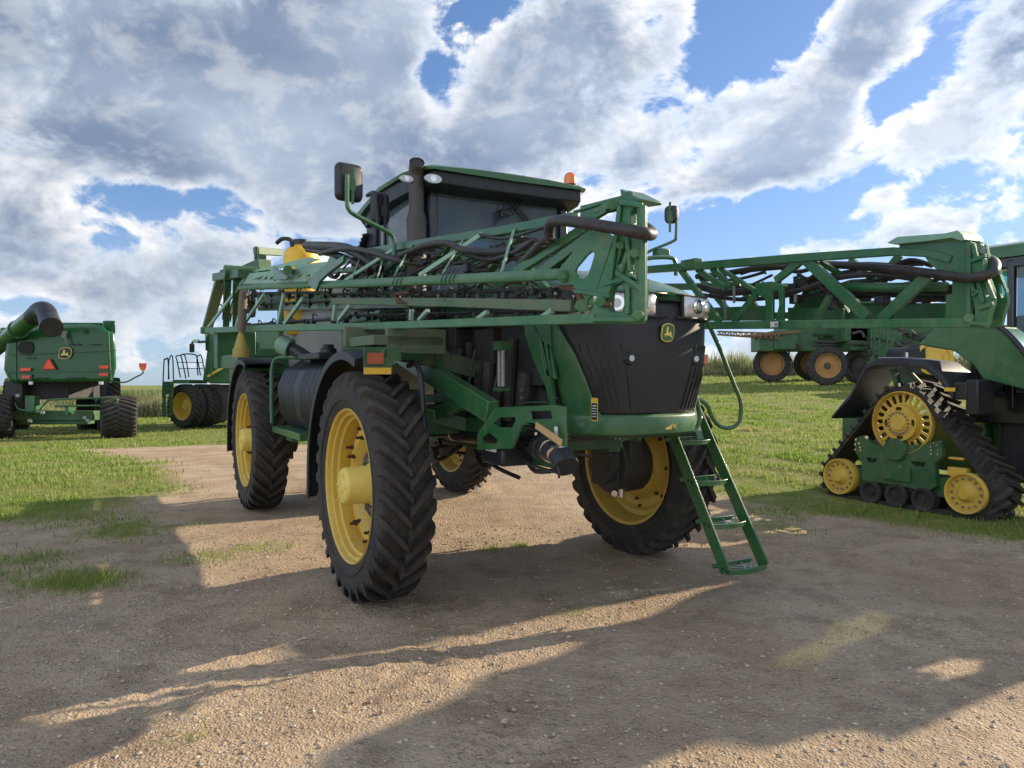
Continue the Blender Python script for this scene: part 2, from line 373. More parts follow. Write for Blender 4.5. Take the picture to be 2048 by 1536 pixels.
gm = bpy.data.materials.new('gravel_dirt_and_grass'); gm.use_nodes = True; t = NT(gm.node_tree)
b = t.node('ShaderNodeBsdfPrincipled'); o = t.node('ShaderNodeOutputMaterial'); t.l.new(b.outputs[0], o.inputs[0])
P = t.node('ShaderNodeTexCoord').outputs['Object']
att = t.node('ShaderNodeAttribute', attribute_name='grass').outputs['Fac']
a1 = t.noise(P, .55, 5, .6, .4); a2 = t.noise(P, 2.2, 6, .65); a3 = t.noise(P, 14, 5, .7); a4 = t.noise(P, 60, 3, .7)
vd = t.vor(P, 55, 0); vc = t.vor(P, 55, 1); vd2 = t.vor(P, 24, 0); vc2 = t.vor(P, 24, 1)
dirt = t.mix(t.ramp(a1, .35, .65), (.400, .292, .188, 1), (.510, .392, .270, 1))
dirt = t.mix(t.math('MULTIPLY', t.ramp(a2, .45, .68), .75), dirt, (.275, .195, .128, 1))
px_, py_, pz_ = t.sep(P)
trk = t.math('ADD', t.math('MULTIPLY', px_, .62), t.math('ADD', t.math('MULTIPLY', py_, -.78), t.math('MULTIPLY', a1, 1.3)))
trw = t.math('ABSOLUTE', t.math('SUBTRACT', t.math('FRACT', t.math('MULTIPLY', trk, .42)), .5))
dirt = t.mix(t.math('MULTIPLY', t.ramp(trw, .16, .04), t.math('MULTIPLY', t.ramp(a3, .3, .6), .45)), dirt, (.25, .18, .12, 1))
vcg = t.sep(vc)[0]; vcg2 = t.sep(vc2)[1]
dirt = t.mix(t.math('MULTIPLY', t.ramp(vd, .55, .30), t.ramp(vcg, .45, .9)), dirt, (.50, .43, .34, 1))
dirt = t.mix(t.math('MULTIPLY', t.ramp(vd2, .42, .25), t.ramp(vcg2, .80, .9)), dirt, (.46, .37, .29, 1))
dirt = t.mix(t.math('MULTIPLY', t.ramp(a3, .52, .75), .6), dirt, (.20, .145, .10, 1))
gcol = t.mix(t.ramp(a3, .3, .7), (.13, .165, .035, 1), (.23, .25, .065, 1))
gcol = t.mix(t.ramp(a2, .45, .8), gcol, (.33, .29, .13, 1))
gmask = t.ramp(t.math('ADD', att, t.math('MULTIPLY', t.math('SUBTRACT', t.math('ADD', t.math('MULTIPLY', a2, .6), t.math('MULTIPLY', a3, .6)), .6), 1.6)), .40, .72)
t.put(b.inputs['Base Color'], t.mix(gmask, dirt, gcol)); b.inputs['Roughness'].default_value = .93; b.inputs['Specular IOR Level'].default_value = .15
hgt = t.math('ADD', t.math('MULTIPLY', t.ramp(vd, .6, .1), t.math('MULTIPLY', vcg, .9)), t.math('ADD', t.math('MULTIPLY', a3, 1.6), t.math('ADD', t.math('MULTIPLY', a4, .7), t.math('MULTIPLY', t.ramp(vd2, .45, .1), t.math('MULTIPLY', vcg2, 1.0)))))
bn = t.node('ShaderNodeBump'); bn.inputs['Strength'].default_value = .9; bn.inputs['Distance'].default_value = .018; t.put(bn.inputs['Height'], hgt); t.l.new(bn.outputs[0], b.inputs['Normal'])
gme = fastmesh('ground', V, Fq, gm)
at = gme.attributes.new('grass', 'FLOAT', 'POINT'); at.data.foreach_set('value', grassmask(GX, GY).astype(np.float32).ravel())
go = bpy.data.objects.new('ground', gme); COL.objects.link(go); tag(go, kind='structure')

def leafmat(name, c1, c2, c3):
    m = bpy.data.materials.new(name); m.use_nodes = True; t = NT(m.node_tree)
    b = t.node('ShaderNodeBsdfPrincipled'); tl = t.node('ShaderNodeBsdfTranslucent'); ms = t.node('ShaderNodeMixShader'); o = t.node('ShaderNodeOutputMaterial')
    g = t.node('ShaderNodeNewGeometry'); r = g.outputs['Random Per Island']; P = t.node('ShaderNodeTexCoord').outputs['Object']
    col = t.mix(t.ramp(r, .1, .9), c4(c1), c4(c2)); col = t.mix(t.ramp(t.noise(P, .8, 4, .6), .45, .75), col, c4(c3))
    t.put(b.inputs['Base Color'], col); b.inputs['Roughness'].default_value = .6; t.put(tl.inputs[0], col); ms.inputs[0].default_value = .45
    t.l.new(b.outputs[0], ms.inputs[1]); t.l.new(tl.outputs[0], ms.inputs[2]); t.l.new(ms.outputs[0], o.inputs[0]); return m
GR = leafmat('grass_blades', (.15, .24, .035), (.28, .37, .075), (.38, .35, .14))
WE = leafmat('weed_leaves', (.17, .22, .08), (.34, .36, .18), (.36, .30, .17))
CO = leafmat('corn_leaves', (.08, .15, .04), (.15, .22, .06), (.17, .20, .07))
def blades(name, X, Y, hgt, wid, mat, lean=.5, label='', cat=None):
    n = len(X); Z = ground(X, Y)-.01; a = rng.uniform(0, 2*np.pi, n); ln = rng.uniform(.1, 1, n)*lean*hgt; la = rng.uniform(0, 2*np.pi, n)
    dx, dy = np.cos(a)*wid/2, np.sin(a)*wid/2; ox, oy = np.cos(la)*ln, np.sin(la)*ln
    p = [np.stack(q, 1) for q in ((X-dx, Y-dy, Z), (X+dx, Y+dy, Z), (X+dx*.8+ox*.4, Y+dy*.8+oy*.4, Z+hgt*.6), (X-dx*.8+ox*.4, Y-dy*.8+oy*.4, Z+hgt*.6), (X+ox, Y+oy, Z+hgt))]
    V = np.stack(p, 1).reshape(-1, 3); k = np.arange(n)[:, None]*5
    F = np.concatenate([k+np.array([0, 1, 2]), k+np.array([0, 2, 3]), k+np.array([3, 2, 4])], 0)
    me = fastmesh(name, V, F, mat, False); o = bpy.data.objects.new(name, me); COL.objects.link(o); return tag(o, label, cat, kind='stuff')
def scatter(n, x0, x1, y0, y1, thr, pw=1.0):
    Y = y0+(y1-y0)*rng.random(n)**pw; X = x0+(x1-x0)*rng.random(n)
    m = grassmask(X, Y); k = m > thr+rng.random(n)*.6
    return X[k], Y[k]
Xs, Ys = [], []
for a in ((90000, -14, -3.5, 6, 24, .25, 1.4), (150000, 1.0, 16, 7.3, 26, .25, 1.3), (20000, -6, 4, 3.5, 10, .18, 1), (50000, -9, 9, 13, 30, .3, 1), (90000, 5, 34, 24, 46, .3, .8), (50000, -30, 2, 23, 41, .3, .8)):
    x, y = scatter(*a); Xs.append(x); Ys.append(y)
X, Y = np.concatenate(Xs), np.concatenate(Ys)
cl = fnoise(X, Y, 1.3, 3)+.5*fnoise(X, Y, 4, 8); k = rng.random(len(X)) < .5+cl*1.5; X, Y = X[k], Y[k]
hh = (.025+.06*rng.random(len(X))**2)*(1+.25*(Y > 12))*(1+.8*np.clip(cl[k], 0, 1))
blades('lawn_grass', X, Y, hh, .006+.0009*Y, GR, .8, 'short mown green grass beside and behind the gravel yard', 'grass')
# loose tufts in the gravel: taller blades in clumps
tx, ty, th_ = [], [], []
for (x, y, r, n, h) in [(-3.9, 6.75, .40, 800, .17), (-4.3, 6.9, .6, 350, .10), (-3.2, 7.6, .45, 380, .09), (-2.75, 8.1, .35, 200, .08), (-4.9, 7.4, .8, 450, .10), (-.22, 8.0, .1, 90, .07), (.08, 8.15, .1, 110, .08), (-5.6, 9.6, .8, 1200, .12),
                        (.5, 5.9, .12, 90, .06), (.62, 5.75, .1, 60, .06), (-1.7, 3.9, .12, 80, .05), (5.7, 9.0, .9, 900, .10), (6.8, 8.6, .5, 600, .14), (-6.6, 10.5, 1, 1400, .12), (3.6, 10.2, .5, 600, .09), (-7.6, 12, 1.2, 1200, .14), (2.2, 12.2, .3, 200, .09)]:
    a = rng.uniform(0, 6.28, n); q = r*np.sqrt(rng.random(n))*rng.uniform(.5, 1.25, n)
    tx.append(x+q*np.cos(a)*1.3); ty.append(y+q*np.sin(a)); th_.append(h*rng.uniform(.3, 1, n)*(1-.35*q/r))
X, Y, hh = map(np.concatenate, (tx, ty, th_))
blades('grass_tufts', X, Y, hh, .008, GR, .9, 'low green weeds sprouting in clumps out of the gravel', 'grass')
# tall weeds along the right crest and left strip; corn beyond
def strip(n, s0, s1, y0, y1): 
    s = s0+(s1-s0)*rng.random(n); Y = y0+(y1-y0)*rng.random(n); return s*Y, Y
X, Y = strip(60000, .10, .74, 44.5, 50); h = .25+1.15*rng.random(len(X))**2*np.clip(.55+1.9*fnoise(X, Y, .33, 2)+.8*fnoise(X, Y, 1.1, 7), .15, 2)
blades('tall_weeds', X, Y, h, .045, WE, .35, 'tall pale weeds on the crest of the lawn at right', 'weeds')
X, Y = strip(60000, -.74, -.02, 40.5, 47); h = (.3+.75*rng.random(len(X))*(.7+1.2*fnoise(X, Y, .4, 2)))*(1+.16*(Y-41))
blades('tall_weeds', X, Y, h, .05, WE, .4, 'tall tangled weeds in a strip in front of the corn', 'weeds')
X, Y = strip(26000, -.80, .0, 48, 54); X = np.round(X/.35)*.35+rng.normal(0, .05, len(X)); h = 2.05+.35*rng.random(len(X))
blades('corn_field', X, Y, h, .10, CO, .12, 'rows of dark green corn along the left horizon', 'corn')
X, Y = strip(9000, -.80, .0, 48, 53); h = 1.6+.5*rng.random(len(X))
# pebbles
n = 26000; PX = rng.uniform(-4.5, 6, n); PY = 2.3+7*rng.random(n)**1.6; k = (grassmask(PX, PY) < .5) & (abs(PX) < PY*.8+.3); PX, PY = PX[k], PY[k]; n = len(PX)
PR = .0035+.015*rng.random(n)**4.5
ob = np.array([[1, 0, 0], [0, 1, 0], [-1, 0, 0], [0, -1, 0], [0, 0, .7], [0, 0, -.7]])
j = rng.uniform(.6, 1.3, (n, 6, 1)); an = rng.uniform(0, 6.28, n); ca, sa = np.cos(an)[:, None], np.sin(an)[:, None]
vv = ob[None]*j*PR[:, None, None]; vx = vv[..., 0]*1.3*ca-vv[..., 1]*sa; vy = vv[..., 0]*1.3*sa+vv[..., 1]*ca
zz = ground(PX, PY)+.022*fnoise(PX, PY, .9)+.010*fnoise(PX, PY, 3.1, 5)+.007*fnoise(PX, PY, 9., 9)
V = np.stack([PX[:, None]+vx, PY[:, None]+vy, zz[:, None]+vv[..., 2]*.8+PR[:, None]*.2], -1).reshape(-1, 3)
F = (np.arange(n)[:, None, None]*6+np.array([[0, 1, 4], [1, 2, 4], [2, 3, 4], [3, 0, 4], [1, 0, 5], [2, 1, 5], [3, 2, 5], [0, 3, 5]])[None]).reshape(-1, 3)
PEB = [paint('stone_tan', (.42, .34, .25), .85, .1, var=.2), paint('stone_pale', (.50, .43, .34), .8, .1), paint('stone_rust', (.36, .25, .17), .85, .1)]
mi = np.repeat(rng.integers(0, 3, n), 8)
po = bpy.data.objects.new('gravel', fastmesh('gravel', V, F, PEB, False, mi)); COL.objects.link(po); tag(po, 'loose tan gravel stones scattered over the yard', 'gravel', kind='stuff')
# ------------------------------------------------------------------ a machine's own frame: +x forward, +y its left, +z up
class Frame:
    def __init__(s, O, th, n=(0, -.018, 1)):
        s.n = Vector(n).normalized(); hd = Vector((math.sin(th), -math.cos(th), 0)); hd = (hd-s.n*hd.dot(s.n)).normalized(); lf = s.n.cross(hd)
        s.O = Vector(O); s.R = Matrix((hd, lf, s.n)).transposed(); s.M = Matrix.Translation(s.O) @ s.R.to_4x4(); s.C = s.R.transposed() @ (Vector((0, 0, 1.8))-s.O)
    def ray(s, u, v): return s.R.transposed() @ Vector(((u-1024)/1500, 1, (769-v)/1500))
    def at(s, u, v, ax, c):
        """the point of plane ax=c (machine coordinates) measured at photo position u, v"""
        d = s.ray(u, v); i = 'xyz'.index(ax); return s.C+d*((c-s.C[i])/d[i])
    def on(s, u, v, p0, nrm):
        d = s.ray(u, v); p0 = Vector(p0); nrm = Vector(nrm); return s.C+d*((p0-s.C).dot(nrm)/d.dot(nrm))
def rrect(w, h, r, n=4, cx=0, cy=0):
    out = []
    for (sx, sy, a) in ((1, 1, 0), (-1, 1, 90), (-1, -1, 180), (1, -1, 270)):
        for i in range(n+1):
            t = rad(a+90*i/n); out.append((cx+sx*(w/2-r)+r*math.cos(t), cy+sy*(h/2-r)+r*math.sin(t)))
    return out
def circ(r, n=20, cx=0, cy=0): return [(cx+r*math.cos(2*math.pi*i/n), cy+r*math.sin(2*math.pi*i/n)) for i in range(n)]

# ------------------------------------------------------------------ wheels
def tyre_mb(R, rr, wd, nl, lh=.060, sweep=.25, lw=.050):
    hw = wd/2; R0 = R-lh; mb = MB(); H = R0-rr
    prof = [(-.80*hw, rr-.01), (-.90*hw, rr+.05*H), (-1.0*hw, rr+.22*H), (-1.06*hw, rr+.48*H), (-1.03*hw, rr+.74*H), (-.96*hw, rr+.90*H), (-.84*hw, R0-.010), (-.45*hw, R0), (0, R0+.004)]
    prof = prof+[(-a, r) for a, r in prof[-2::-1]]
    mb.lathe(prof, 80)
    for s in (-1, 1):
        for i in range(nl):
            a0 = 2*math.pi*(i+(.5 if s > 0 else 0))/nl; st = []
            for t_, top, bot in ((-.04, R, R0-.012), (.18, R, R0-.012), (.42, R, R0-.012), (.66, R-.002, R0-.014), (.86, R-.008, R0-.03), (1.0, R-.030, R0-.05), (1.055, R-.075, R0-.10)):
                y = s*hw*min(t_, 1.06); ang = a0+sweep*(max(t_, 0)**.9); lwk = lw*(1+.25*max(0, t_))
                da = lwk/2/R
                yy = y if top-bot < .06 else y
                st.append([((bot)*math.cos(ang-da*1.35), yy*.985, (bot)*math.sin(ang-da*1.35)), (top*math.cos(ang-da), yy, top*math.sin(ang-da)), (top*math.cos(ang+da), yy, top*math.sin(ang+da)), (bot*math.cos(ang+da*1.35), yy*.985, bot*math.sin(ang+da*1.35))])
            mb.loft(st)
    # raised ring and size marks on both sidewalls
    for s in (-1, 1):
        mb.lathe([(s*1.03*hw, rr+.30*H), (s*1.075*hw, rr+.33*H), (s*1.075*hw, rr+.36*H), (s*1.04*hw, rr+.39*H)], 64)
    return mb
def build_wheel(parent, loc, R=.955, rr=.635, wd=.42, nl=30, side=-1, rim=YELL, hubm=YELLP, steer=0, bolts=True, hubl=.24, name='wheel'):
    """side -1: outer face towards -y"""
    rot = (0, 0, (0 if side < 0 else math.pi)+steer); hw = wd/2; f = MB()
    f.lathe([(-.90*hw, rr+.012), (-.96*hw, rr+.004), (-.90*hw, rr-.012), (-.74*hw, rr-.022), (-.70*hw, rr-.045), (-.52*hw, rr-.050), (-.46*hw, rr-.075), (-.1*hw, rr-.080), (.0, rr-.075), (.5*hw, rr-.06), (.9*hw, rr-.02), (.95*hw, rr+.01)], 64)
    f.lathe([(.02, rr-.07), (.015, rr-.12), (-.02, rr-.155), (-.03, .40), (-.005, .375), (.06, .33), (.085, .26), (.075, .21), (.03, .185), (.0, .17), (.0, .0)], 64)
    wh = f.build(name, rim, parent, loc=loc, rot=rot)
    tyre = tyre_mb(R, rr, wd, nl).build('tyre', RUB, wh, sharp=30)
    h = MB(); h.lathe([(.02, .19), (-.01, .165), (-.02, .158), (-hubl+.03, .155), (-hubl+.015, .15), (-hubl, .135), (-hubl-.004, .06), (-hubl-.012, .055), (-hubl-.012, 0)], 32)
    for k in range(6):
        a = k*math.pi/3; h.cyl((.11*math.cos(a), -hubl, .11*math.sin(a)), (.11*math.cos(a), -hubl-.012, .11*math.sin(a)), .013, n=6)
    h.build('hub', hubm, wh)
    if bolts:
        for k in range(10):
            a = 2*math.pi*k/10+.1; n_ = MB(); x, z = .215*math.cos(a), .215*math.sin(a)
            n_.cyl((x, .06, z), (x, .0, z), .022, n=6); n_.cyl((x, 0, z), (x, -.03, z), .017, n=10); n_.build('wheel_nut', GREY, wh)
        for k in range(8):
            for j, rr_ in enumerate((.40, .47)):
                a = 2*math.pi*k/8+.2+.055*(1-2*j); x, z = rr_*math.cos(a), rr_*math.sin(a); n_ = MB()
                n_.cyl((x, .0, z), (x, -.045, z), .019, n=6); n_.cyl((x, -.045, z), (x, -.085, z), .013, n=8); n_.build('rim_bolt', BOLTB, wh)
    v = MB(); v.tube([(rr-.04, -.05, .03), (rr-.06, -.09, .03)], .006, 6); v.build('valve', GREY, wh)
    return wh

# leaping stag badge, drawn after the one on the hood
STAG = [(715, 628), (770, 612), (800, 580), (765, 548), (722, 565), (768, 528), (728, 492), (788, 522), (776, 460), (815, 516), (842, 512), (848, 440), (882, 500), (866, 560), (915, 572), (872, 602), (850, 622), (845, 700), (872, 735), (978, 740), (998, 728), (978, 665), (1012, 680), (1042, 730), (1046, 800), (1056, 880), (1092, 930), (1115, 1000), (1050, 955), (980, 920), (930, 880), (860, 876), (780, 880), (722, 862), (690, 852), (692, 880), (745, 960), (722, 966), (642, 872), (620, 822), (640, 800), (700, 790), (735, 750), (760, 690), (742, 650)]
SHIELD = [(600, 440), (680, 385), (780, 350), (900, 335), (1020, 350), (1120, 385), (1200, 430), (1222, 520), (1235, 640), (1225, 760), (1190, 900), (1130, 1050), (1040, 1100), (940, 1135), (850, 1145), (740, 1135), (640, 1105), (540, 1060), (520, 980), (515, 880), (525, 760), (545, 620), (570, 520)]
def badge(parent, fr, sz, ground_m, edge_m, name='badge', label=None, sx=1.0):
    """fr(a, b, d): a to the viewer's right, b up, d out; sz = height"""
    k = sz/810; n2 = lambda pts, q=1: [((x-875)*k*q*sx, -(y-740)*k*q) for x, y in pts]
    f = MB(); f.plate(n2(SHIELD), lambda a, b, d: fr(a, b, d), .010); o = f.build(name, edge_m, parent, label=label)
    g = MB(); g.plate(n2(SHIELD, .90), lambda a, b, d: fr(a, b, d+.010), .003); g.build('badge_field', ground_m, o)
    s = MB(); s.plate([(a*.93, b*.93) for a, b in n2(STAG)], lambda a, b, d: fr(a, b, d+.013), .003); s.build('stag_emblem', edge_m, o)
    return o
def word(txt, size, M, mat, parent, name='lettering', align='CENTER'):
    c = bpy.data.curves.new(name, 'FONT'); c.body = txt; c.size = size; c.extrude = .0015; c.align_x = align
    o = bpy.data.objects.new(name, c); COL.objects.link(o); dg = bpy.context.evaluated_depsgraph_get()
    me = bpy.data.meshes.new_from_object(o.evaluated_get(dg)); bpy.data.objects.remove(o); me.transform(M); me.materials.clear(); me.materials.append(mat)
    q = bpy.data.objects.new(name, me); COL.objects.link(q); q.parent = parent; return q

# ------------------------------------------------------------------ the big sprayer in the middle
TH = rad(29.5)
FRw = Vector((-1.2, 6.35, 0)); F = Frame((.149, 7.113, .0137), TH); at = F.at
M0 = empty('field_sprayer', F.M, 'big green self-propelled sprayer with tall yellow-rimmed wheels and booms folded forward along both sides', 'sprayer')
w1 = build_wheel(M0, (0, -1.55, .955)); 
for loc, sd_, st in (((-4.72, -1.55, .955), -1, 0), ((-.15, 1.45, .955), 1, rad(4)), ((-4.72, 1.55, .955), 1, 0)):
    c = w1.copy(); COL.objects.link(c); c.parent = M0; c.location = loc; c.rotation_euler = (0, rad(random.uniform(0, 360)), (0 if sd_ < 0 else math.pi)+st)
    for ch in w1.children: d = ch.copy(); COL.objects.link(d); d.parent = c
# chassis
f = MB()
for s in (-1, 1):
    f.beam((-6.6, s*.45, 1.33), (.75, s*.45, 1.33), .12, .28)
for x in (-6.5, -4.72, -3.2, -1.4, 0, .7): f.beam((x, -.5, 1.33), (x, .5, 1.33), .2, .2)
for x in (0, -4.72):
    f.beam((x, -1.25, 1.46), (x, 1.25, 1.46), .22, .2)
    for s in (-1, 1): f.beam((x-.28, s*.5, 1.38), (x, s*1.12, 1.55), .12, .12); f.beam((x+.28, s*.5, 1.38), (x, s*1.12, 1.55), .12, .12)
f.build('chassis', GDARK, M0, bevel=.008)
for (x, y) in ((0, -1.55), (-.15, 1.45), (-4.72, -1.55), (-4.72, 1.55)):
    f = MB(); s = 1 if y > 0 else -1; yi = y-s*.30
    f.cyl((x, y-s*.02, .955), (x, yi-s*.1, .955), .30, n=28); f.cyl((x, yi-s*.08, .955), (x, yi-s*.2, .955), .20, n=20); f.box((x+.05, yi+s*.02, 1.18), (.52, .16, .60)); f.box((x-.2, yi-s*.02, .86), (.22, .14, .3))
    f.box((x, yi-s*.06, 1.12), (.34, .20, .52)); f.cyl((x, yi-s*.10, 1.0), (x, yi-s*.10, 1.75), .085, n=20)
    f.cyl((x+.16, yi-s*.10, .92), (x+.16, yi-s*.10, 1.5), .04, n=12); f.box((x+.02, yi, 1.42), (.30, .22, .16)); f.box((x+.12, yi-s*.05, .78), (.16, .16, .2))
    f.build('axle_leg', DARKM, M0, bevel=.01)
f = MB(); f.cyl((.16, .98, .74), (.16, .98, .66), .035, n=14); f.cyl((.02, 1.0, .70), (.16, .9, .70), .03); f.build('steering_joint', CHROME, M0)
# fenders: black arches over the tyres, with a flap hanging behind
def fender(cx, y0, y1, R, a0, a1, tail, z0=.955, nose=0):
    f = MB(); n = 18; outer = []; 
    pts = [(cx+R*math.cos(a), z0+R*math.sin(a)) for a in [rad(a0+(a1-a0)*i/n) for i in range(n+1)]]
    pts.append((pts[-1][0]-.02, tail)); 
    if nose: pts.insert(0, (pts[0][0]+.05, pts[0][1]-nose))
    rings = []
    for i, (x, z) in enumerate(pts):
        a = pts[max(i-1, 0)]; c = pts[min(i+1, len(pts)-1)]; d = Vector((c[0]-a[0], c[1]-a[1])).normalized(); nx_, nz_ = d.y, -d.x
        q = [(y0-.0, -.05), (y0, .012), (y0+.05, .028), ((y0+y1)/2, .034), (y1-.05, .028), (y1, .012), (y1, -.02), (y1-.02, -.01), ((y0+y1)/2, .014), (y0+.03, .004), (y0+.015, -.05)]
        rings.append([(x-nx_*-h*1, y, z+nz_*-h*-1) if False else (x+(-nx_)*(-h), y, z+(-nz_)*(-h)) for y, h in q])
    f.loft(rings); return f
for cx, tail in ((0, .95), (-4.72, .95)):
    fender(cx, -1.80, -1.30, 1.10, 70, 176, tail-.25).build('fender', BLACK, M0, bevel=0)
    fender(cx, 1.30, 1.80, 1.10, 70, 176, tail-.25).build('fender', BLACK, M0)
f = MB(); f.tube([(.50, -1.32, 1.95), (.62, -1.34, 1.85), (.66, -1.34, 1.6), (.72, -1.34, 1.25)], .022, 8); f.tube([(.30, -1.32, 1.95), (.45, -1.32, 1.97), (.50, -1.32, 1.95)], .022, 8)
f.build('fender_stay', BLACK, M0)
# black ribbed fuel tank between the wheels, green filler cap, hand loop
f = MB(); rings = []
for x in np.linspace(-3.35, -1.45, 39):
    rib = .028 if int((x+3.35)/.05) % 4 == 2 else 0; e = .05*max(0, 1-min(x+3.35, -1.45-x)/.10)
    rings.append([(x, -1.02, 1.16+e), (x, -1.40-rib+e, 1.20+e), (x, -1.55-rib+e, 1.40), (x, -1.58-rib+e, 1.72), (x, -1.50-rib+e, 1.92-e), (x, -1.30, 2.04+rib*.5-e), (x, -1.02, 2.06-e)])
f.loft(rings); f.box((-2.2, -1.3, 2.07), (.9, .42, .07)); f.cyl((-2.05, -1.32, 2.06), (-2.05, -1.32, 2.16), .10, .085, n=24); f.cyl((-2.05, -1.32, 2.15), (-2.05, -1.32, 2.20), .06, n=20)
f.tube([(-2.7, -1.3, 2.0), (-2.9, -1.42, 2.12), (-3.02, -1.5, 2.18)], .075, 14)
f.build('fuel_tank', BLACK, M0, bevel=.012)
p, q = Vector((-3.02, -1.5, 2.18)), Vector((-3.10, -1.60, 2.235)); f = MB(); f.cyl(p, q, .115, n=24); f.cyl(q, q+(q-p)*.25, .09, n=20); f.build('filler_cap', GMINT, M0, bevel=.01)
f = MB(); f.tube([(-3.0, -1.25, 2.05), (-3.45, -1.48, 2.08), (-3.62, -1.58, 2.0), (-3.62, -1.6, 1.6), (-3.60, -1.6, 1.25)], .026, 10); f.bb((-3.6, -1.6, 1.14), (-2.2, -1.1, 1.22)); f.bb((-3.3, -1.5, 1.06), (-3.0, -1.2, 1.14)); f.build('tank_guard', GREEN, M0, bevel=.006)
# solution tank and deck parts behind the cab
f = MB(); rings = []
for x in np.linspace(-5.6, -2.1, 24):
    e = .28*max(0, 1-min(x+5.6, -2.1-x)/.35)**2
    rings.append([(x, y*(1-.3*e), z) for y, z in ((-.62, 1.5+e), (-1.00, 1.85+e), (-1.08, 2.4), (-1.0, 2.9-e), (-.6, 3.12-e), (.6, 3.12-e), (1.0, 2.9-e), (1.08, 2.4), (1.0, 1.85+e), (.62, 1.5+e))])
f.loft(rings); f.build('solution_tank', TANKW, M0, sharp=50)
f = MB(); f.bb((-1.9, -1.14, 2.06), (-.9, -.9, 2.48)); f.bb((-1.95, -1.16, 2.42), (-.85, -.88, 2.50)); f.bb((-2.25, -1.12, 2.14), (-1.9, -.9, 2.5))
for k in range(7): f.bb((-1.8+.03, -1.147, 2.14+.035*k), (-1.30, -1.139, 2.155+.035*k))
f.build('side_panel', GREEN, M0, bevel=.01)
f = MB(); 
for k in range(12): f.beam((-2.55+k*.05, -.95, 3.02+.035*k), (-2.6+k*.05, -.5, 3.12+.035*k), .03, .05)
f.bb((-2.7, -.98, 2.9), (-1.9, -.4, 3.05)); f.box((-1.95, -.72, 3.4), (.3, .3, .26)); f.build('air_cleaner', BLACK, M0, bevel=.02)
# yellow chemical tank
f = MB(); c = at(590, 485, 'y', -1.0); cx = -4.6; cy = -.98
f.lathe([(0, .0), (.0, .20), (.05, .23), (.35, .245), (1.08, .245), (1.16, .23), (1.21, .18), (1.23, .10), (1.27, .095), (1.27, 0)], 36, M=Matrix.Translation((cx, cy, 2.42)) @ Matrix.Rotation(rad(90), 4, 'X'))
f.build('rinse_tank', YTANK, M0)
f = MB(); f.cyl((cx, cy, 3.68), (cx, cy, 3.75), .115, n=24); f.tube([(cx-.10, cy-.1, 3.65), (cx-.12, cy-.12, 3.76), (cx-.26, cy-.2, 3.79), (cx-.36, cy-.26, 3.74)], .03, 8); f.build('tank_lid', BLACK, M0)
# engine bay behind the right front wheel's diagonal: dark machinery
f = MB(); f.bb((-.9, -.48, 1.35), (1.15, .48, 2.32)); f.bb((-.6, -.66, 1.75), (-.2, -.45, 2.3)); f.bb((.0, -.56, 1.75), (.35, -.45, 2.28))
for k in range(9): f.cyl((-.7+.2*k, -.60, 1.45+.05*(k % 3)), (-.7+.2*k+.08, -.60, 1.9+.09*(k % 4)), .035+.012*(k % 3), n=10)
for k in range(8):
    a = random.uniform(-.7, .9); f.tube([(a, -.68, 1.5), (a+.15, -.76, 1.7+random.random()*.2), (a+.05+random.random()*.3, -.7, 2.1)], .014+.01*random.random(), 7)
f.build('engine', DARKM, M0, bevel=.012)
f = MB(); p = at(1003, 698, 'y', -.80); f.box(p+Vector((0, 0, .02)), (.10, .10, .07), m=0)
for dx_ in (-.028, .028): f.cyl(p+Vector((dx_, 0, 0)), p+Vector((dx_, 0, -.30)), .020, n=14, m=1)
f.box(p+Vector((0, 0, -.32)), (.12, .09, .03), m=0); f.build('filter_bottle', [GDARK, GREY], M0, bevel=.004)
f = MB(); p = at(870, 696, 'y', -1.02); e = [(.125*math.cos(a), .05*math.sin(a)) for a in [2*math.pi*i/28 for i in range(28)]]
f.plate(e, lambda a, b, d: p+Vector((a, -d, b)), .012, m=0); ob_ = f.build('oval_plate', CHROME, M0)
f = MB(); e2 = [(a*.88, b*.8) for a, b in e]; f.plate(e2, lambda a, b, d: p+Vector((a, -.012-d, b)), .003); f.build('oval_plate_field', BLACK, ob_)
f = MB(); f.plate([(a*.84, b*.74) for a, b in e if b > .004], lambda a, b, d: p+Vector((a, -.015-d, b)), .002); f.plate([(a*.84, b*.74) for a, b in e if b < -.004], lambda a, b, d: p+Vector((a, -.015-d, b)), .002); f.build('oval_plate_print', CHROME, ob_)
f = MB(); f.beam(p+Vector((0, .02, -.03)), p+Vector((0, .05, -.22)), .05, .02); f.build('plate_stay', GREEN, M0)
# exhaust stack
f = MB(); ex = at(833, 470, 'x', -.45); f.tube([(ex.x, ex.y, 2.1), (ex.x, ex.y, 3.32)], .092, 24, smooth=False); f.tube([(ex.x, ex.y, 3.32), (ex.x, ex.y, 3.40)], [.092, .070], 24, smooth=False)
f.tube([(ex.x, ex.y, 3.38), (ex.x, ex.y, 3.66), (ex.x+.02, ex.y-.01, 3.76), (ex.x+.09, ex.y-.03, 3.825)], .070, 24, cap=False)
o_ = f.build('exhaust_stack', EXH, M0); 
d = Vector((.085, -.02, .05)).normalized(); p = Vector((ex.x+.075, ex.y-.026, 3.812)); f = MB(); f.cyl(p, p+d*.004, .064, n=24); f.build('exhaust_mouth', DARKCAB, o_)
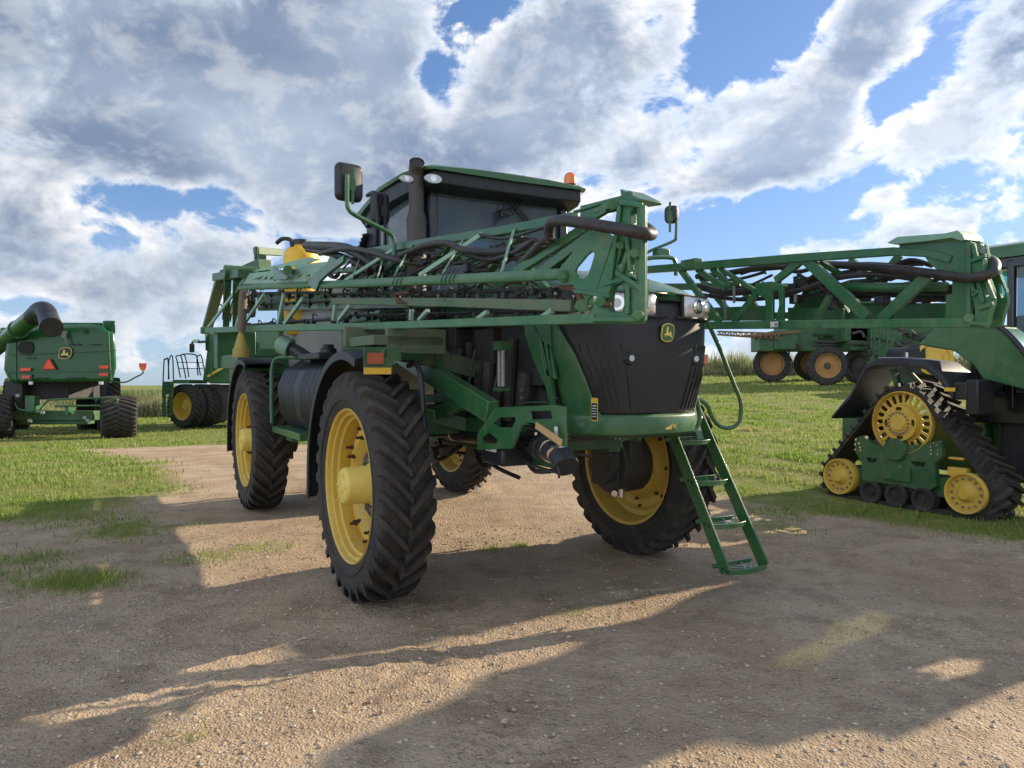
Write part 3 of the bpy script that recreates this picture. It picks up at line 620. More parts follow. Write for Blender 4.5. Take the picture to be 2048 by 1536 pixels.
# cab
f = MB(); roof = []
for (x, hw_, zt, zb) in ((-2.25, .80, 3.66, 3.56), (-2.05, .98, 3.78, 3.66), (-1.3, 1.00, 3.88, 3.79), (-.7, .97, 3.89, 3.815), (-.36, .90, 3.875, 3.81), (-.26, .84, 3.84, 3.80)):
    roof.append([(x, -hw_, zb), (x, -hw_-.01, zb+.4*(zt-zb)), (x, -hw_*.90, zt-.01), (x, -hw_*.5, zt+.008), (x, 0, zt+.012), (x, hw_*.5, zt+.008), (x, hw_*.90, zt-.01), (x, hw_+.01, zb+.4*(zt-zb)), (x, hw_, zb), (x, 0, zb-.01)])
f.loft(roof); cabroof = f.build('cab_roof', GREEN, M0, sharp=28, loc=(0, 0, -.04))
f = MB(); vis = []
for (x, hw_, zb) in ((-2.0, .93, 3.54), (-1.3, .97, 3.64), (-.72, .94, 3.655), (-.42, .87, 3.665), (-.30, .82, 3.69)):
    vis.append([(x, -hw_, 3.80 if x > -1.5 else 3.72), (x, -hw_*.99, zb), (x, -hw_*.5, zb-.01), (x, hw_*.5, zb-.01), (x, hw_*.99, zb), (x, hw_, 3.80 if x > -1.5 else 3.72)])
f.loft(vis); f.build('roof_visor', BLACK, M0, bevel=.01, loc=(0, 0, -.04))
f = MB()
for s in (-1, 1):
    f.beam((-.50, s*.74, 2.1), (-.58, s*.74, 3.70), .09, .12); f.beam((-1.55, s*.86, 2.1), (-1.55, s*.84, 3.62), .07, .08); f.beam((-2.1, s*.78, 2.1), (-2.05, s*.78, 3.58), .10, .10)
    f.bb((-2.1, s*.70-.07, 2.0), (-.5, s*.70+.07, 2.42))
f.bb((-.60, -.75, 2.05), (-.48, .75, 2.48)); f.bb((-2.15, -.78, 2.05), (-2.05, .78, 2.6)); f.bb((-2.1, -.8, 2.0), (-.5, .8, 2.1))
f.build('cab_frame', BLGLOSS, M0, bevel=.012)
f = MB(); f.bb((-.565, -.68, 2.45), (-.555, .69, 3.68)); f.build('windshield', GLASS, M0)
for s in (-1, 1):
    f = MB(); f.bb((-1.52, s*.845-.003, 2.42), (-.60, s*.845+.003, 3.66)); f.bb((-2.05, s*.82-.003, 2.42), (-1.58, s*.82+.003, 3.58)); f.build('side_window', GLASS, M0)
f = MB(); f.bb((-2.09, -.76, 2.6), (-2.08, .76, 3.56)); f.build('rear_window', GLASS, M0)
f = MB(); f.box((-1.45, 0, 2.62), (.5, .5, .14)); f.box((-1.72, 0, 2.98), (.14, .48, .62)); f.box((-1.74, 0, 3.33), (.10, .26, .16)); f.box((-1.25, -.38, 2.72), (.5, .12, .1)); f.build('cab_seat', DARKCAB, M0, bevel=.04)
f = MB(); f.bb((-.85, -.35, 2.1), (-.66, .35, 2.66)); f.tube([(-.9, .19*math.cos(a), 2.82+.17*math.sin(a)) for a in [2*math.pi*i/16 for i in range(17)]], .014, 8, smooth=False); f.beam((-.75, 0, 2.62), (-.9, 0, 2.82), .05); f.box((-.80, -.52, 2.95), (.05, .26, .2)); f.build('dashboard', DARKCAB, M0, bevel=.01)
f = MB(); p = at(1020, 428, 'x', -.52); q = at(1050, 447, 'x', -.52); f.beam(at(1022, 398, 'x', -.51), at(1062, 448, 'x', -.51), .018, .02); f.beam(at(1018, 402, 'x', -.50), at(1052, 444, 'x', -.50), .012, .012); f.tube([(-.50, at(990, 380, 'x', -.5).y, 3.48), at(1030, 415, 'x', -.5)], .008, 6); f.build('wiper', BLACK, M0)
f = MB()
for (u, v) in ((1008, 430), (1050, 402)): p = at(u, v, 'x', -.48); f.box(p, (.03, .09, .05))
f.tube([at(1000, 420, 'x', -.48), at(1020, 432, 'x', -.46), at(1045, 405, 'x', -.47), at(1050, 375, 'x', -.40), at(1046, 352, 'x', -.35)], .009, 6)
f.tube([at(960, 342, 'x', -.35), at(980, 365, 'x', -.33), at(1010, 400, 'x', -.47), at(990, 450, 'x', -.52)], .009, 6); f.build('camera_cable', BLACK, M0)
for (u, s) in ((865, .115), (812, .09)):   # oval roof lamps
    p = at(u, 359 if u < 1000 else 383, 'x', -.29 if u > 850 else -.42); f = MB(); e = [(s*.75*math.cos(a), s*.36*math.sin(a)) for a in [2*math.pi*i/22 for i in range(22)]]
    f.plate(e, lambda a, b, d: p+Vector((d, a, b)), .02)
    o_ = f.build('roof_lamp', LENSC, M0); f = MB(); f.plate([(a*.35, b*.7) for a, b in e], lambda a, b, d: p+Vector((.02+d, a, b)), .004); f.build('lamp_bulb', REFL, o_)
# beacon on the left roof corner
p = at(1140, 380, 'x', -.55); f = MB(); f.tube([p, p+Vector((0, 0, .05))], [.072, .078], 24, smooth=False); f.tube([p+Vector((-.02, .03, -.10)), p], [.05, .06], 16, smooth=False); bc = f.build('beacon', BLACK, M0)
f = MB(); f.lathe([(0, .064), (.05, .066), (.09, .060), (.115, .045), (.128, .02), (.13, 0)], 24, M=Matrix.Translation(p+Vector((0, 0, .05))) @ Matrix.Rotation(rad(90), 4, 'X')); f.build('beacon_dome', AMBER, bc)
f = MB(); f.lathe([(0, 0), (.0, .06), (.05, .085), (.11, .06), (.12, 0)], 20, M=Matrix.Translation(p+Vector((-.05, .06, -.02))) @ Matrix.Rotation(rad(-90), 4, 'Z')); f.cyl(p+Vector((0.02, -.02, -.10)), p+Vector((.05, -.02, -.10)), .05, n=16); f.build('work_lamp', GREY, M0)
f = MB(); f.bb((-1.0, .10, 3.94), (-.85, .30, 3.975)); f.build('roof_bracket', GDARK, M0)
# mirrors
def mirror(arm, c, sz, M_, yaw=0, face=BLACK, armm=GREEN, name='mirror'):
    f = MB(); f.tube(arm, .020 if sz[1] > .3 else .016, 10); a = f.build('mirror_arm', armm, M0)
    f = MB(); Rz = Matrix.Rotation(yaw, 3, 'Z'); n_ = rrect(sz[0], sz[1], .05)
    f.loft([[Vector(c)+Rz @ Vector((d, a_*k, b_*k)) for a_, b_ in n_] for d, k in ((.045, .80), (.03, .93), (0, 1), (-.03, .98))]); o_ = f.build(name, face, M0)
    f = MB(); f.plate([(a_*.92, b_*.94) for a_, b_ in n_], lambda a_, b_, d: Vector(c)+Rz @ Vector((-.031-d, a_, b_)), .003); f.build('mirror_glass', REFL, o_)
    f = MB(); f.box(Vector(c)+Rz @ Vector((.055, 0, -.03)), (.03, .06, .10)); f.beam(Vector(c)+Rz @ Vector((.07, 0, -.2)), Vector(c)+Rz @ Vector((.07, 0, .12)), .025, .01); f.build('mirror_clamp', armm if armm is GREEN else BLACK, o_)
xm = -.32; c = at(698, 366, 'x', xm)
mirror([at(788, 490, 'x', xm+.05)+Vector((0, 0, -.1)), at(787, 478, 'x', xm+.05), at(770, 462, 'x', xm+.06), at(712, 432, 'x', xm+.08), at(697, 418, 'x', xm+.09), at(694, 400, 'x', xm+.08), at(694, 350, 'x', xm+.07)], c, (.25, .33), 0, rad(8))
c2 = at(760, 418, 'x', -.75)
mirror([at(735, 392, 'x', -1.0), at(748, 386, 'x', -.8), at(752, 400, 'x', -.70), at(756, 450, 'x', -.68)], c2, (.19, .31), 0, rad(20), armm=BLACK)
xl = -.1; c3 = at(1343, 430, 'x', xl)
mirror([at(1290, 520, 'x', xl), at(1296, 505, 'x', xl), at(1345, 484, 'x', xl+.03), at(1352, 472, 'x', xl+.05), at(1353, 420, 'x', xl+.06)], c3, (.15, .19), 0, rad(-55))
# ---- hood: lofted along x
def hoodring(x, hw_, zt, zs, crown=.05):
    return [(x, -hw_, zs), (x, -hw_*1.0, zs+(zt-zs)*.55), (x, -hw_*.93, zt-.05), (x, -hw_*.72, zt), (x, -hw_*.3, zt+crown), (x, 0, zt+crown*1.1), (x, hw_*.3, zt+crown), (x, hw_*.72, zt), (x, hw_*.93, zt-.05), (x, hw_*1.0, zs+(zt-zs)*.55), (x, hw_, zs)]
f = MB(); f.loft([hoodring(-.5, .62, 2.72, 2.30), hoodring(.3, .64, 2.73, 2.32), hoodring(1.0, .64, 2.68, 2.36), hoodring(1.45, .62, 2.60, 2.40, .045), hoodring(1.68, .56, 2.53, 2.44, .04), hoodring(1.85, .40, 2.485, 2.455, .03), hoodring(1.93, .22, 2.465, 2.458, .015)])
hood = f.build('hood', GREEN, M0, sharp=30, bevel=0)
# nose: plan outline at several heights, black mesh in front, green skirt below
def nose_ring(z, hw_, xf, xs, n=14, a0=-1.0, a1=1.0):
    """half-oval from right side (x=xs) round the front (x=xf) to the left side"""
    out = []
    for i in range(n+1):
        a = (a0+(a1-a0)*i/n)*math.pi/2; out.append((xs+(xf-xs)*max(0, math.cos(a))**.62, hw_*math.copysign(abs(math.sin(a))**.75, math.sin(a)), z))
    return out
def nose(rows, name, mat, sharp=40, thick=.03, out=0):
    f = MB(); rings = [[(x+out, y*(1+out), z) for x, y, z in nose_ring(*r)] for r in rows]; f.loft(rings, closed=False)
    o = f.build(name, mat, M0, sharp=sharp); s_ = o.modifiers.new('thick', 'SOLIDIFY'); s_.thickness = thick; s_.offset = -1; return o
NR = [(2.47, .625, 1.90, 1.30, 1.0), (2.34, .63, 1.92, 1.33, .99), (2.22, .63, 1.935, 1.35, .94), (2.12, .625, 1.945, 1.33, .86), (2.02, .62, 1.95, 1.32, .78), (1.85, .59, 1.93, 1.35, .71), (1.70, .55, 1.90, 1.38, .66), (1.62, .53, 1.885, 1.39, .62), (1.585, .52, 1.88, 1.40, .57)]
nose([(z, h_, xf, xs, 20, -k, k) for z, h_, xf, xs, k in NR], 'grille', BLACK, out=.0)
for s in (-1, 1):
    nose([(z, h_, xf, xs, 10, s*1.0, s*(k-.01)) for z, h_, xf, xs, k in NR]+[(1.45, .52, 1.86, 1.38, 10, s*1.0, s*.5)], 'nose_cheek', GREEN, out=.012)
# vertical grille ribs
for i in range(-9, 10):
    if abs(i) < 3 or i in (-3, -5): continue
    pts = []; f = MB()
    for (z, hw_, xf, xs, kk) in ((2.10, .625, 1.947, 1.33, .82), (1.85, .59, 1.932, 1.35, .69), (1.63, .53, 1.885, 1.39, .60)):
        a = i/10*math.pi/2*kk; pts.append((xs+(xf-xs)*math.cos(a)**.62+.004, hw_*math.copysign(abs(math.sin(a))**.75, a), z))
    f.tube(pts, .0045, 4, smooth=False); f.build('grille_rib', BLACK, M0)
nose([(1.60, .525, 1.885, 1.36), (1.575, .535, 1.90, 1.34), (1.46, .54, 1.885, 1.30), (1.43, .52, 1.84, 1.28)], 'nose_skirt', GREEN, out=.015)
# side panels with the swept front edge and three louvres
for s in (-1, 1):
    yb = s*.655; Q = lambda u, v: (lambda q: (q.x, q.z))(at(u, v, 'y', -.655))
    pts = [(1.42, 2.42), (1.42, 1.45), (1.30, 1.34), Q(1128, 878), Q(1092, 872), Q(1098, 850), Q(1094, 812), Q(1088, 775), Q(1074, 740), Q(1056, 695), Q(1048, 668), (Q(1048, 668)[0], 2.42)]
    holes = [[Q(*q) for q in ((1079, 684), (1086, 684), (1098, 755), (1091, 751))], [Q(*q) for q in ((1092, 689), (1099, 691), (1109, 760), (1102, 756))]]
    f = MB()
    f.plate(pts, lambda a, b, d: Vector((a, yb-s*(max(0, 1.9-b)*.08)-s*d, b)), .03, holes); sp = f.build('side_shield', GREEN, M0, bevel=.006)
    f = MB(); f.bb((.6, yb-s*.10, 1.8), (1.2, yb-s*.08, 2.3)); f.build('vent_mesh', DARKCAB, sp)
    f = MB(); f.tube([(.98, yb+s*.002, 2.38), (1.15, yb+s*.004, 2.30), (1.30, yb+s*.0, 2.12), (1.38, yb-s*.0, 1.92)], .010, 6); f.tube([(.9, yb-s*.004, 1.60), (1.05, yb-s*.004, 1.66), (1.38, yb-s*.0, 1.68)], .006, 6); f.build('side_trim', GREEN, sp)
# black surround and headlights
def lamp_panel(s):
    ring = lambda z, k: [Vector((x, y, z)) for x, y, _ in nose_ring(z, .632*k, 1.915+.005, 1.32, 40)]
    def band(i0, i1, z0, z1, off, mat, name, par, mb=None):
        f = mb or MB(); rows = []
        for z in (z0, (z0+z1)/2, z1):
            R_ = ring(z, 1); c_ = Vector((1.2, 0, z)); row = []
            for i in range(i0, i1+1): d_ = (R_[i]-c_); d_.z = 0; row.append(R_[i]+d_.normalized()*(off+.022))
            rows.append(row)
        f.loft(rows, closed=False); o = f.build(name, mat, par) if not mb else None
        if o: m_ = o.modifiers.new('t', 'SOLIDIFY'); m_.thickness = .012; m_.offset = -1
        return o
    a, b_ = ((4, 19) if s < 0 else (22, 36))
    hl = band(a, b_, 2.305, 2.458, .010, LAMPG, 'headlight', M0)
    for i in ((8, 13, 17) if s < 0 else (25, 29, 33)):
        R_ = ring(2.385, 1); p = R_[i]; d_ = (p-Vector((1.2, 0, 2.385))).normalized(); p = p+d_*.024; f = MB()
        f.cyl(p+d_*.004, p+d_*.024, .058, .054, n=24, m=0); f.cyl(p+d_*.02, p+d_*.030, .034, .030, n=20, m=1); f.build('lamp_cup', [REFL, LENSC], hl)
    f = MB()
    fr0 = band(a-1, b_+1, 2.290, 2.305, .014, BLACK, 'lamp_frame', hl); band(a-1, b_+1, 2.458, 2.470, .012, BLACK, 'lamp_frame', hl)
    for i in (a, b_):
        R_ = ring(2.385, 1); p = R_[i]; f.beam(p+Vector((.022, 0, -.09)), p+Vector((.022, 0, .078)), .02, .022)
    f.build('lamp_frame', BLACK, hl); return hl
lamp_panel(-1); lamp_panel(1)
badge(M0, lambda a, b, d: Vector((1.955+d, a, 2.185+b)), .135, GREEN, YELLP)
for y in (-.30, .30):    # small round lamps in the grille
    f = MB(); R_ = nose_ring(2.03, .62, 1.95, 1.30, 40); p = min(R_, key=lambda q: abs(q[1]-y)); p = Vector(p); p.z = 2.0
    f.cyl(p-Vector((.02, 0, 0)), p+Vector((.012, 0, 0)), .055, .040, n=20, m=0); f.cyl(p+Vector((.012, 0, 0)), p+Vector((.016, 0, 0)), .022, n=16, m=1); f.build('grille_lamp', [BLACK, LENSC], M0)
word('PK', .058, Matrix.Translation((1.902, .115, 1.485)) @ Matrix.Rotation(rad(90), 4, 'Z') @ Matrix.Rotation(rad(90), 4, 'X'), YELLP, M0, 'skirt_lettering')
f = MB(); f.plate([(0, 0), (.05, 0), (.05, .02), (.035, .045), (.012, .045), (0, .02)], lambda a, b, d: Vector((1.900+d, .035+a, 1.485+b)), .003); f.build('skirt_mark', YELLP, M0)
def sticker(p, ax, w_, h_, top=STRAWY, body=WHITE, ink=BLACK, par=M0):
    """safety label: coloured frame, dark field, print lines; ax = in-plane right vector, outward = ax x up"""
    ax = Vector(ax).normalized(); up = Vector((0, 0, 1)); n_ = ax.cross(up); fr = lambda a, b, d: Vector(p)+ax*a+up*b+n_*d
    f = MB(); f.plate(rrect(w_, h_, w_*.12), lambda a, b, d: fr(a, b, d), .002, m=0); f.plate(rrect(w_*.84, h_*.72, w_*.05, cy=-h_*.08), lambda a, b, d: fr(a, b, d+.002), .001, m=1)
    for k in range(5): f.plate(rrect(w_*.62, h_*.035, .0005, cy=h_*(.16-.115*k)), lambda a, b, d: fr(a, b, d+.003), .0006, m=2)
    return f.build('warning_label', [top, ink, body], par)
sticker(at(1192, 820, 'y', -.66)+Vector((0, -.012, 0)), (1, 0, 0), .075, .155)
sticker(at(938, 826, 'y', -.62), (1, 0, 0), .17, .11)
sticker((1.30, -.665, 2.3), (1, 0, 0), .05, .03, WHITE, BLACK, WHITE)
for (x, z) in ((1.02, 1.70), (1.02, 1.76), (.9, 2.36), (1.36, 2.36), (1.36, 1.5)):
    f = MB(); f.cyl((x, -.65, z), (x, -.675, z), .013, n=10); f.build('panel_bolt', GREY, M0)
# marker plates in front of the wheels
for s, (u, v) in ((-1, (760, 723)), (1, (1400, 722))):
    p = Vector((.42, -1.33, 2.0)) if s < 0 else Vector((.60, 1.50, 2.0))
    if s < 0: p = at(762, 722, 'x', .64)
    else: p = at(1398, 722, 'x', .62)
    z0 = .125; pl = [(-.16, -.13), (.10, -.13), (.115, -.115), (.115, -.035), (.135, 0), (.20, 0), (.20, .125), (-.16, .125)] if s < 0 else [(-.07, -.13), (.10, -.13), (.10, .125), (-.07, .125)]
    k_ = .82; f = MB(); f.plate([(a*k_, b*k_) for a, b in pl], lambda a, b, d: p+Vector((d-.02, a, b)), .012); f.beam(p+Vector((-.02, .0, .06)), p+Vector((-.34, .45 if s < 0 else -.5, .02)), .08, .05); mp = f.build('marker_plate', GDARK, M0)
    f = MB(); cy = -.055 if s < 0 else .03; f.plate(rrect(.125, .085, .012, cx=cy*k_, cy=.015), lambda a, b, d: p+Vector((-.008+d, a, b)), .022 if s < 0 else .04); f.build('marker_lamp', REDO if s < 0 else AMBER, mp, bevel=.004)
    f = MB(); f.plate(rrect(.215 if s < 0 else .12, .05, .003, cx=(-.03 if s < 0 else .012)*k_, cy=-.079), lambda a, b, d: p+Vector((-.008+d, a, b)), .003); f.build('reflective_strip', STRAWY, mp)
# rest channel for the boom above the marker
f = MB(); f.bb((-.35, -1.62, 2.12), (.30, -1.0, 2.20)); f.bb((-.38, -1.66, 2.12), (-.32, -.98, 2.30)); f.bb((.24, -1.5, 2.05), (.30, -.98, 2.26)); f.beam((-.05, -1.3, 2.1), (-.02, -.5, 1.9), .28, .16); f.build('boom_rest', GDIRTY, M0, bevel=.006)
f = MB(); f.bb((-.35, 1.0, 2.12), (.30, 1.62, 2.20)); f.beam((-.05, 1.3, 2.1), (-.02, .5, 1.9), .28, .16); f.build('boom_rest', GDARK, M0, bevel=.006)
# the big diagonal, lower frame and front bracket
yb = -1.0
f = MB(); a, b_ = at(800, 708, 'y', -1.02), at(985, 825, 'y', -.98); f.beam(a, b_, .10, .17); f.beam(a+Vector((-.25, 0, .0)), a+Vector((.02, 0, -.01)), .10, .20); f.beam(at(830, 850, 'y', -.95), at(935, 800, 'y', -.95), .10, .11); f.beam(at(930, 803, 'y', -.95), at(970, 818, 'y', -.95), .08, .12)
f.beam(at(835, 800, 'y', -.8), at(920, 795, 'y', -.8), .08, .08); f.beam(at(838, 860, 'y', -.7), at(990, 855, 'y', -.7), .12, .16); f.build('side_frame', GREEN, M0, bevel=.008)
Yp = -1.02; P2 = lambda u, v: (lambda q: (q.x, q.z))(at(u, v, 'y', Yp))
outer = [P2(*q) for q in ((990, 816), (1112, 811), (1128, 815), (1130, 905), (1122, 912), (1118, 893), (1072, 852), (1062, 850), (1043, 851), (1023, 898), (955, 900), (955, 868))]
holes = [[P2(*q) for q in ((1000, 836), (1030, 835), (1031, 843), (1024, 856), (998, 856), (987, 848))], [P2(*q) for q in ((1058, 824), (1102, 822), (1104, 838), (1060, 841))], [P2(*q) for q in ((977, 865), (995, 880), (994, 888), (963, 888), (963, 878))]]
f = MB(); f.plate(outer, lambda a, b, d: Vector((a, Yp+d, b)), .02, holes); f.bb((P2(1112, 811)[0]-.02, Yp+.02, 1.40), (P2(1112, 811)[0], Yp+.08, 1.60)); f.build('front_bracket', GREEN, M0, bevel=.003)
f = MB(); g0, g1 = at(1043, 925, 'y', -.72), at(1125, 866, 'y', -.72); f.bb((g0.x, -.72, g0.z), (g1.x, -.70, g1.z)); f.build('filler_guard', GDARK, M0, bevel=.004)
f = MB(); p = at(983, 912, 'y', -.98); f.box(p+Vector((.0, .15, -.0)), (.34, .30, .14)); fb = f.build('coupler_box', BLACK, M0, bevel=.025); f = MB(); f.box(p+Vector((.0, -.006, .055)), (.16, .012, .045)); f.build('coupler_latch', WHITE, fb); f = MB(); f.cyl(p+Vector((0, -.01, .055)), p+Vector((0, -.018, .055)), .014, n=14); f.build('latch_knob', DARKM, fb)
sticker(at(1112, 870, 'y', -1.05), (1, 0, 0), .035, .10, WHITE, BLACK, WHITE)
f = MB(); f.beam(at(1072, 851, 'y', -1.10), at(1123, 887, 'y', -1.12), .045, .012, up=(0, 1, 0)); f.build('wooden_handle', WOOD, M0, bevel=.003)
# fill pipe and valve
f = MB(); A = lambda u, v, y: at(u, v, 'y', y)
f.tube([A(900, 868, -.70), A(960, 875, -.72), A(1040, 882, -.72)], .062, 18); f.tube([A(1035, 882, -.74), A(1070, 890, -.78)], .075, 20); f.lathe([(-.06, 0), (-.06, .09), (.06, .09), (.06, 0)], 20, M=Matrix.Translation(A(1085, 897, -.84)) @ Matrix.Rotation(rad(75), 4, 'Z'))
f.tube([A(1095, 900, -.90), A(1110, 905, -.96), A(1124, 915, -1.02), A(1133, 935, -1.04)], [.075, .075, .075, .082], 20); f.box(A(1075, 868, -.80), (.14, .10, .06)); f.cyl(A(1075, 870, -.8), A(1075, 884, -.8), .045)
f.tube([A(1010, 866, -.8), A(1040, 874, -.86), A(1062, 868, -.88), A(1085, 862, -.86)], .010, 6); f.tube([A(1000, 872, -.8), A(1030, 866, -.86), A(1050, 872, -.86), A(1080, 866, -.86)], .008, 6); f.tube([A(1112, 925, -1.1), A(1117, 940, -1.1), A(1118, 958, -1.1)], .009, 6)
fp = f.build('fill_pipe', BLACK, M0, bevel=.004)
f = MB()
for (u, v, y, r, d) in ((1104, 903, -.94, .082, (.6, -.75, -.2)), (1120, 912, -1.02, .084, (.45, -.6, -.65)), (910, 868, -.71, .068, (1, -.1, -.1))):
    c = A(u, v, y); d = Vector(d).normalized(); f.cyl(c-d*.011, c+d*.011, r, n=24)
for (u, v) in ((1068, 868), (1057, 896), (1047, 893)): f.box(A(u, v, -.90), (.05, .02, .02))
f.build('pipe_clamp', CHROME, fp)
# mess of hoses and brackets under the engine
for k in range(14):
    f = MB(); x = random.uniform(-1.0, 1.3); y = random.uniform(-.95, -.4); z = random.uniform(1.12, 1.9)
    f.tube([(x, y, z), (x+.25, y-.06, z-.08), (x+.5, y+.05, z+random.uniform(-.2, .2))], random.choice((.012, .018, .024)), 7); f.build('frame_hose', HOSE, M0)
for k in range(10): f = MB(); f.box((random.uniform(-.9, .9), random.uniform(-.9, -.6), random.uniform(1.15, 1.6)), (random.uniform(.06, .16), .1, random.uniform(.05, .14))); f.build('valve_block', DARKM, M0, bevel=.004)
f = MB(); f.beam(at(1245, 855, 'x', 1.55)-Vector((0, 0, .0)), at(1270, 878, 'x', 1.5), .12, .05); f.beam(at(1240, 872, 'x', 1.5), at(1295, 850, 'x', 1.6), .05, .10); f.build('bumper_bracket', GREEN, M0, bevel=.006)
f = MB()
for u in (1229, 1237): f.cyl(at(u, 862, 'x', 1.45), at(u+3, 878, 'x', 1.45), .012, n=10)
f.build('support_pin', CHROME, M0)
# ladder
f = MB(); L0, L1 = at(1338, 852, 'x', 1.10), at(1452, 1146, 'x', 1.80); W_ = Vector((0, .43, 0))
R0_, R1_ = L0+W_+Vector((-.12, -.06, .22)), L1+W_
f.beam(L0, L1, .018, .11, up=(1, 0, .6)); f.beam(R0_, R1_, .018, .11, up=(1, 0, .6)); 
lad = f.build('ladder', GREEN, M0, bevel=.004)
for k in range(4):
    t_ = (.985-.29*k); a = L0.lerp(L1, t_); b_ = R0_.lerp(R1_, (a.z-R0_.z)/(R1_.z-R0_.z)); b_.z = a.z
    f = MB(); n_ = 8; front = []; back = []
    for i in range(n_+1):
        q = i/n_; c = a.lerp(b_, q); bow = .055*math.sin(math.pi*q); front.append(c+Vector((.035+bow, 0, 0))); back.append(c+Vector((-.13, 0, 0)))
    f.tube(front, .006, 4, smooth=False)
    f.loft([[p+Vector((0, 0, -.035)), p+Vector((0, 0, .0)), p+Vector((-.022, 0, .004)), p+Vector((-.022, 0, -.035))] for p in front])
    f.beam(back[0], back[-1], .02, .035); mid = a.lerp(b_, .5)
    for (q, r_) in ((.0, .5), (1., .5), (.30, .62), (.70, .38)):
        f.beam(a.lerp(b_, q)+Vector((-.13, 0, 0)), a.lerp(b_, r_)+Vector((.07, 0, -.005)), .022, .008)
    f.build('step', GREEN, lad, bevel=.002)
f = MB()
for k in range(4):
    a = L0.lerp(L1, .985-.29*k)
    for dx_ in (-.02, .03): f.cyl(a+Vector((dx_*.9, -.016, -dx_*.3)), a+Vector((dx_*.9, -.006, -dx_*.3)), .011, n=8)
f.build('step_bolt', BLACK, lad)
f = MB(); f.beam((1.0, .45, 1.52), L0+Vector((0, 0, .05)), .08, .06); f.beam((1.0, .6, 1.70), R0_, .08, .06); f.tube([at(1378, 840, 'x', 1.2), at(1385, 830, 'x', 1.25), at(1400, 838, 'x', 1.25)], .03, 8); f.beam(at(1375, 783, 'x', 1.2), at(1400, 880, 'x', 1.35), .07, .02); f.build('ladder_mount', GREEN, M0, bevel=.004)
xr = 1.35; f = MB(); f.tube([at(u, v, 'x', xr) for u, v in ((1358, 612), (1385, 602), (1402, 612), (1415, 645), (1440, 700), (1466, 765), (1480, 800), (1482, 828), (1476, 848), (1458, 857), (1438, 852), (1424, 835), (1414, 812), (1398, 801), (1380, 803))], .018, 10)
f.tube([at(u, v, 'x', 1.45) for u, v in ((1375, 745), (1385, 775), (1396, 810), (1399, 840), (1390, 860), (1372, 864), (1352, 852))], .018, 10); f.build('handrail', GREEN, M0)
f = MB(); f.tube([at(u, v, 'x', .2) for u, v in ((1284, 524), (1300, 517), (1338, 516), (1350, 524), (1352, 552))], .022, 10); f.build('handrail', GREEN, M0)
f = MB(); f.bb((-.3, .70, 2.62), (.4, .95, 2.74)); f.box(at(1322, 508, 'x', -.1), (.10, .16, .10)); f.build('catwalk', GREEN, M0, bevel=.01)
f = MB(); f.bb((-.5, .5, 2.50), (.5, .80, 2.63)); f.build('battery_cover', BLGLOSS, M0, bevel=.03)
# rear end: mast, lift arms
f = MB()
f.beam((-6.6, -.8, 1.5), (-6.6, -.8, 3.25), .14); f.beam((-6.6, .8, 1.5), (-6.6, .8, 3.25), .14); f.beam((-6.6, -1.2, 2.2), (-6.6, 1.2, 2.2), .14); f.beam((-6.6, -1.2, 3.1), (-6.6, 1.2, 3.1), .14)
f.beam(at(512, 503, 'y', -1.1), at(560, 506, 'y', -.6), .12); f.beam(at(523, 510, 'y', -1.05), at(523, 560, 'y', -1.05), .14); f.beam(at(512, 497, 'y', -1.12)+Vector((0, 0, .02)), at(512, 520, 'y', -1.12), .05, .12)
yy = -1.75; B = lambda u, v, y=-1.75: at(u, v, 'y', y)
f.beam(B(443, 556), B(414, 660), .16, .10); f.beam(B(436, 556), B(490, 548), .18, .12); f.beam(B(456, 560), B(452, 655, -1.6), .10); f.beam(B(476, 560), B(474, 660, -1.5), .14); f.cyl(B(470, 546)+Vector((0, -.15, 0)), B(470, 546)+Vector((0, .3, 0)), .10)
f.beam(B(488, 548, -1.5), B(530, 530, -1.3), .22, .16); f.build('rear_mast', GDARK, M0, bevel=.008)
f = MB(); f.bb((-7.0, -1.75, 1.95), (-5.2, -.6, 2.15)); f.bb((-7.1, -1.8, 1.95), (-6.75, -1.2, 2.55)); f.bb((-6.2, -1.70, 1.75), (-5.0, -.7, 1.95)); f.build('rear_deck', GREEN, M0, bevel=.01)
for k in range(16):
    f = MB(); u = random.uniform(425, 500); v = random.uniform(570, 650); p = B(u, v, random.uniform(-1.7, -1.2)); f.tube([p, p+Vector((random.uniform(-.4, .4), .1, random.uniform(-.25, .25))), p+Vector((random.uniform(-.7, .7), .1, random.uniform(-.45, .2)))], random.choice((.015, .022, .035)), 7); f.build('rear_hose', HOSE, M0)
f = MB(); f.tube([B(440, 556), B(448, 590), B(446, 640)], .015, 6); f.tube([B(447, 556)+Vector((0, 0, .04)), B(443, 548)+Vector((0, 0, .03)), B(455, 545)], .03, 6); f.build('rear_hose', HOSE, M0)
# ------------------------------------------------------------------ right boom (outer sections face the camera)
pR = Vector((3.40, -1.24, 0)); dR = (Vector((-7.4, -1.9, 0))-pR).normalized(); nR = Vector((-dR.y, dR.x, 0)); nR = nR if nR.y < 0 else -nR
RB = lambda u, v, off=0: F.on(u, v, pR+nR*off, nR)
def rail(mb, pts, wds, prof=None, m=None):
    """profile (out, up) swept along points; wds scales the profile"""
    prof = prof or [(.5, -.5), (.5, .5), (-.5, .5), (-.5, -.5)]; P = [Vector(p) for p in pts]; rings = []
    for i, p in enumerate(P):
        d = (P[min(i+1, len(P)-1)]-P[max(i-1, 0)]).normalized(); o_ = d.cross(Vector((0, 0, 1))).normalized(); o_ = o_ if o_.dot(NOUT) > 0 else -o_
        up = Vector((0, 0, 1)); up = (up-d*up.dot(d)).normalized(); k = wds[i] if hasattr(wds, '__len__') else wds
        rings.append([p+o_*a*k+up*b*k for a, b in prof])
    mb.loft(rings, m)
NOUT = nR
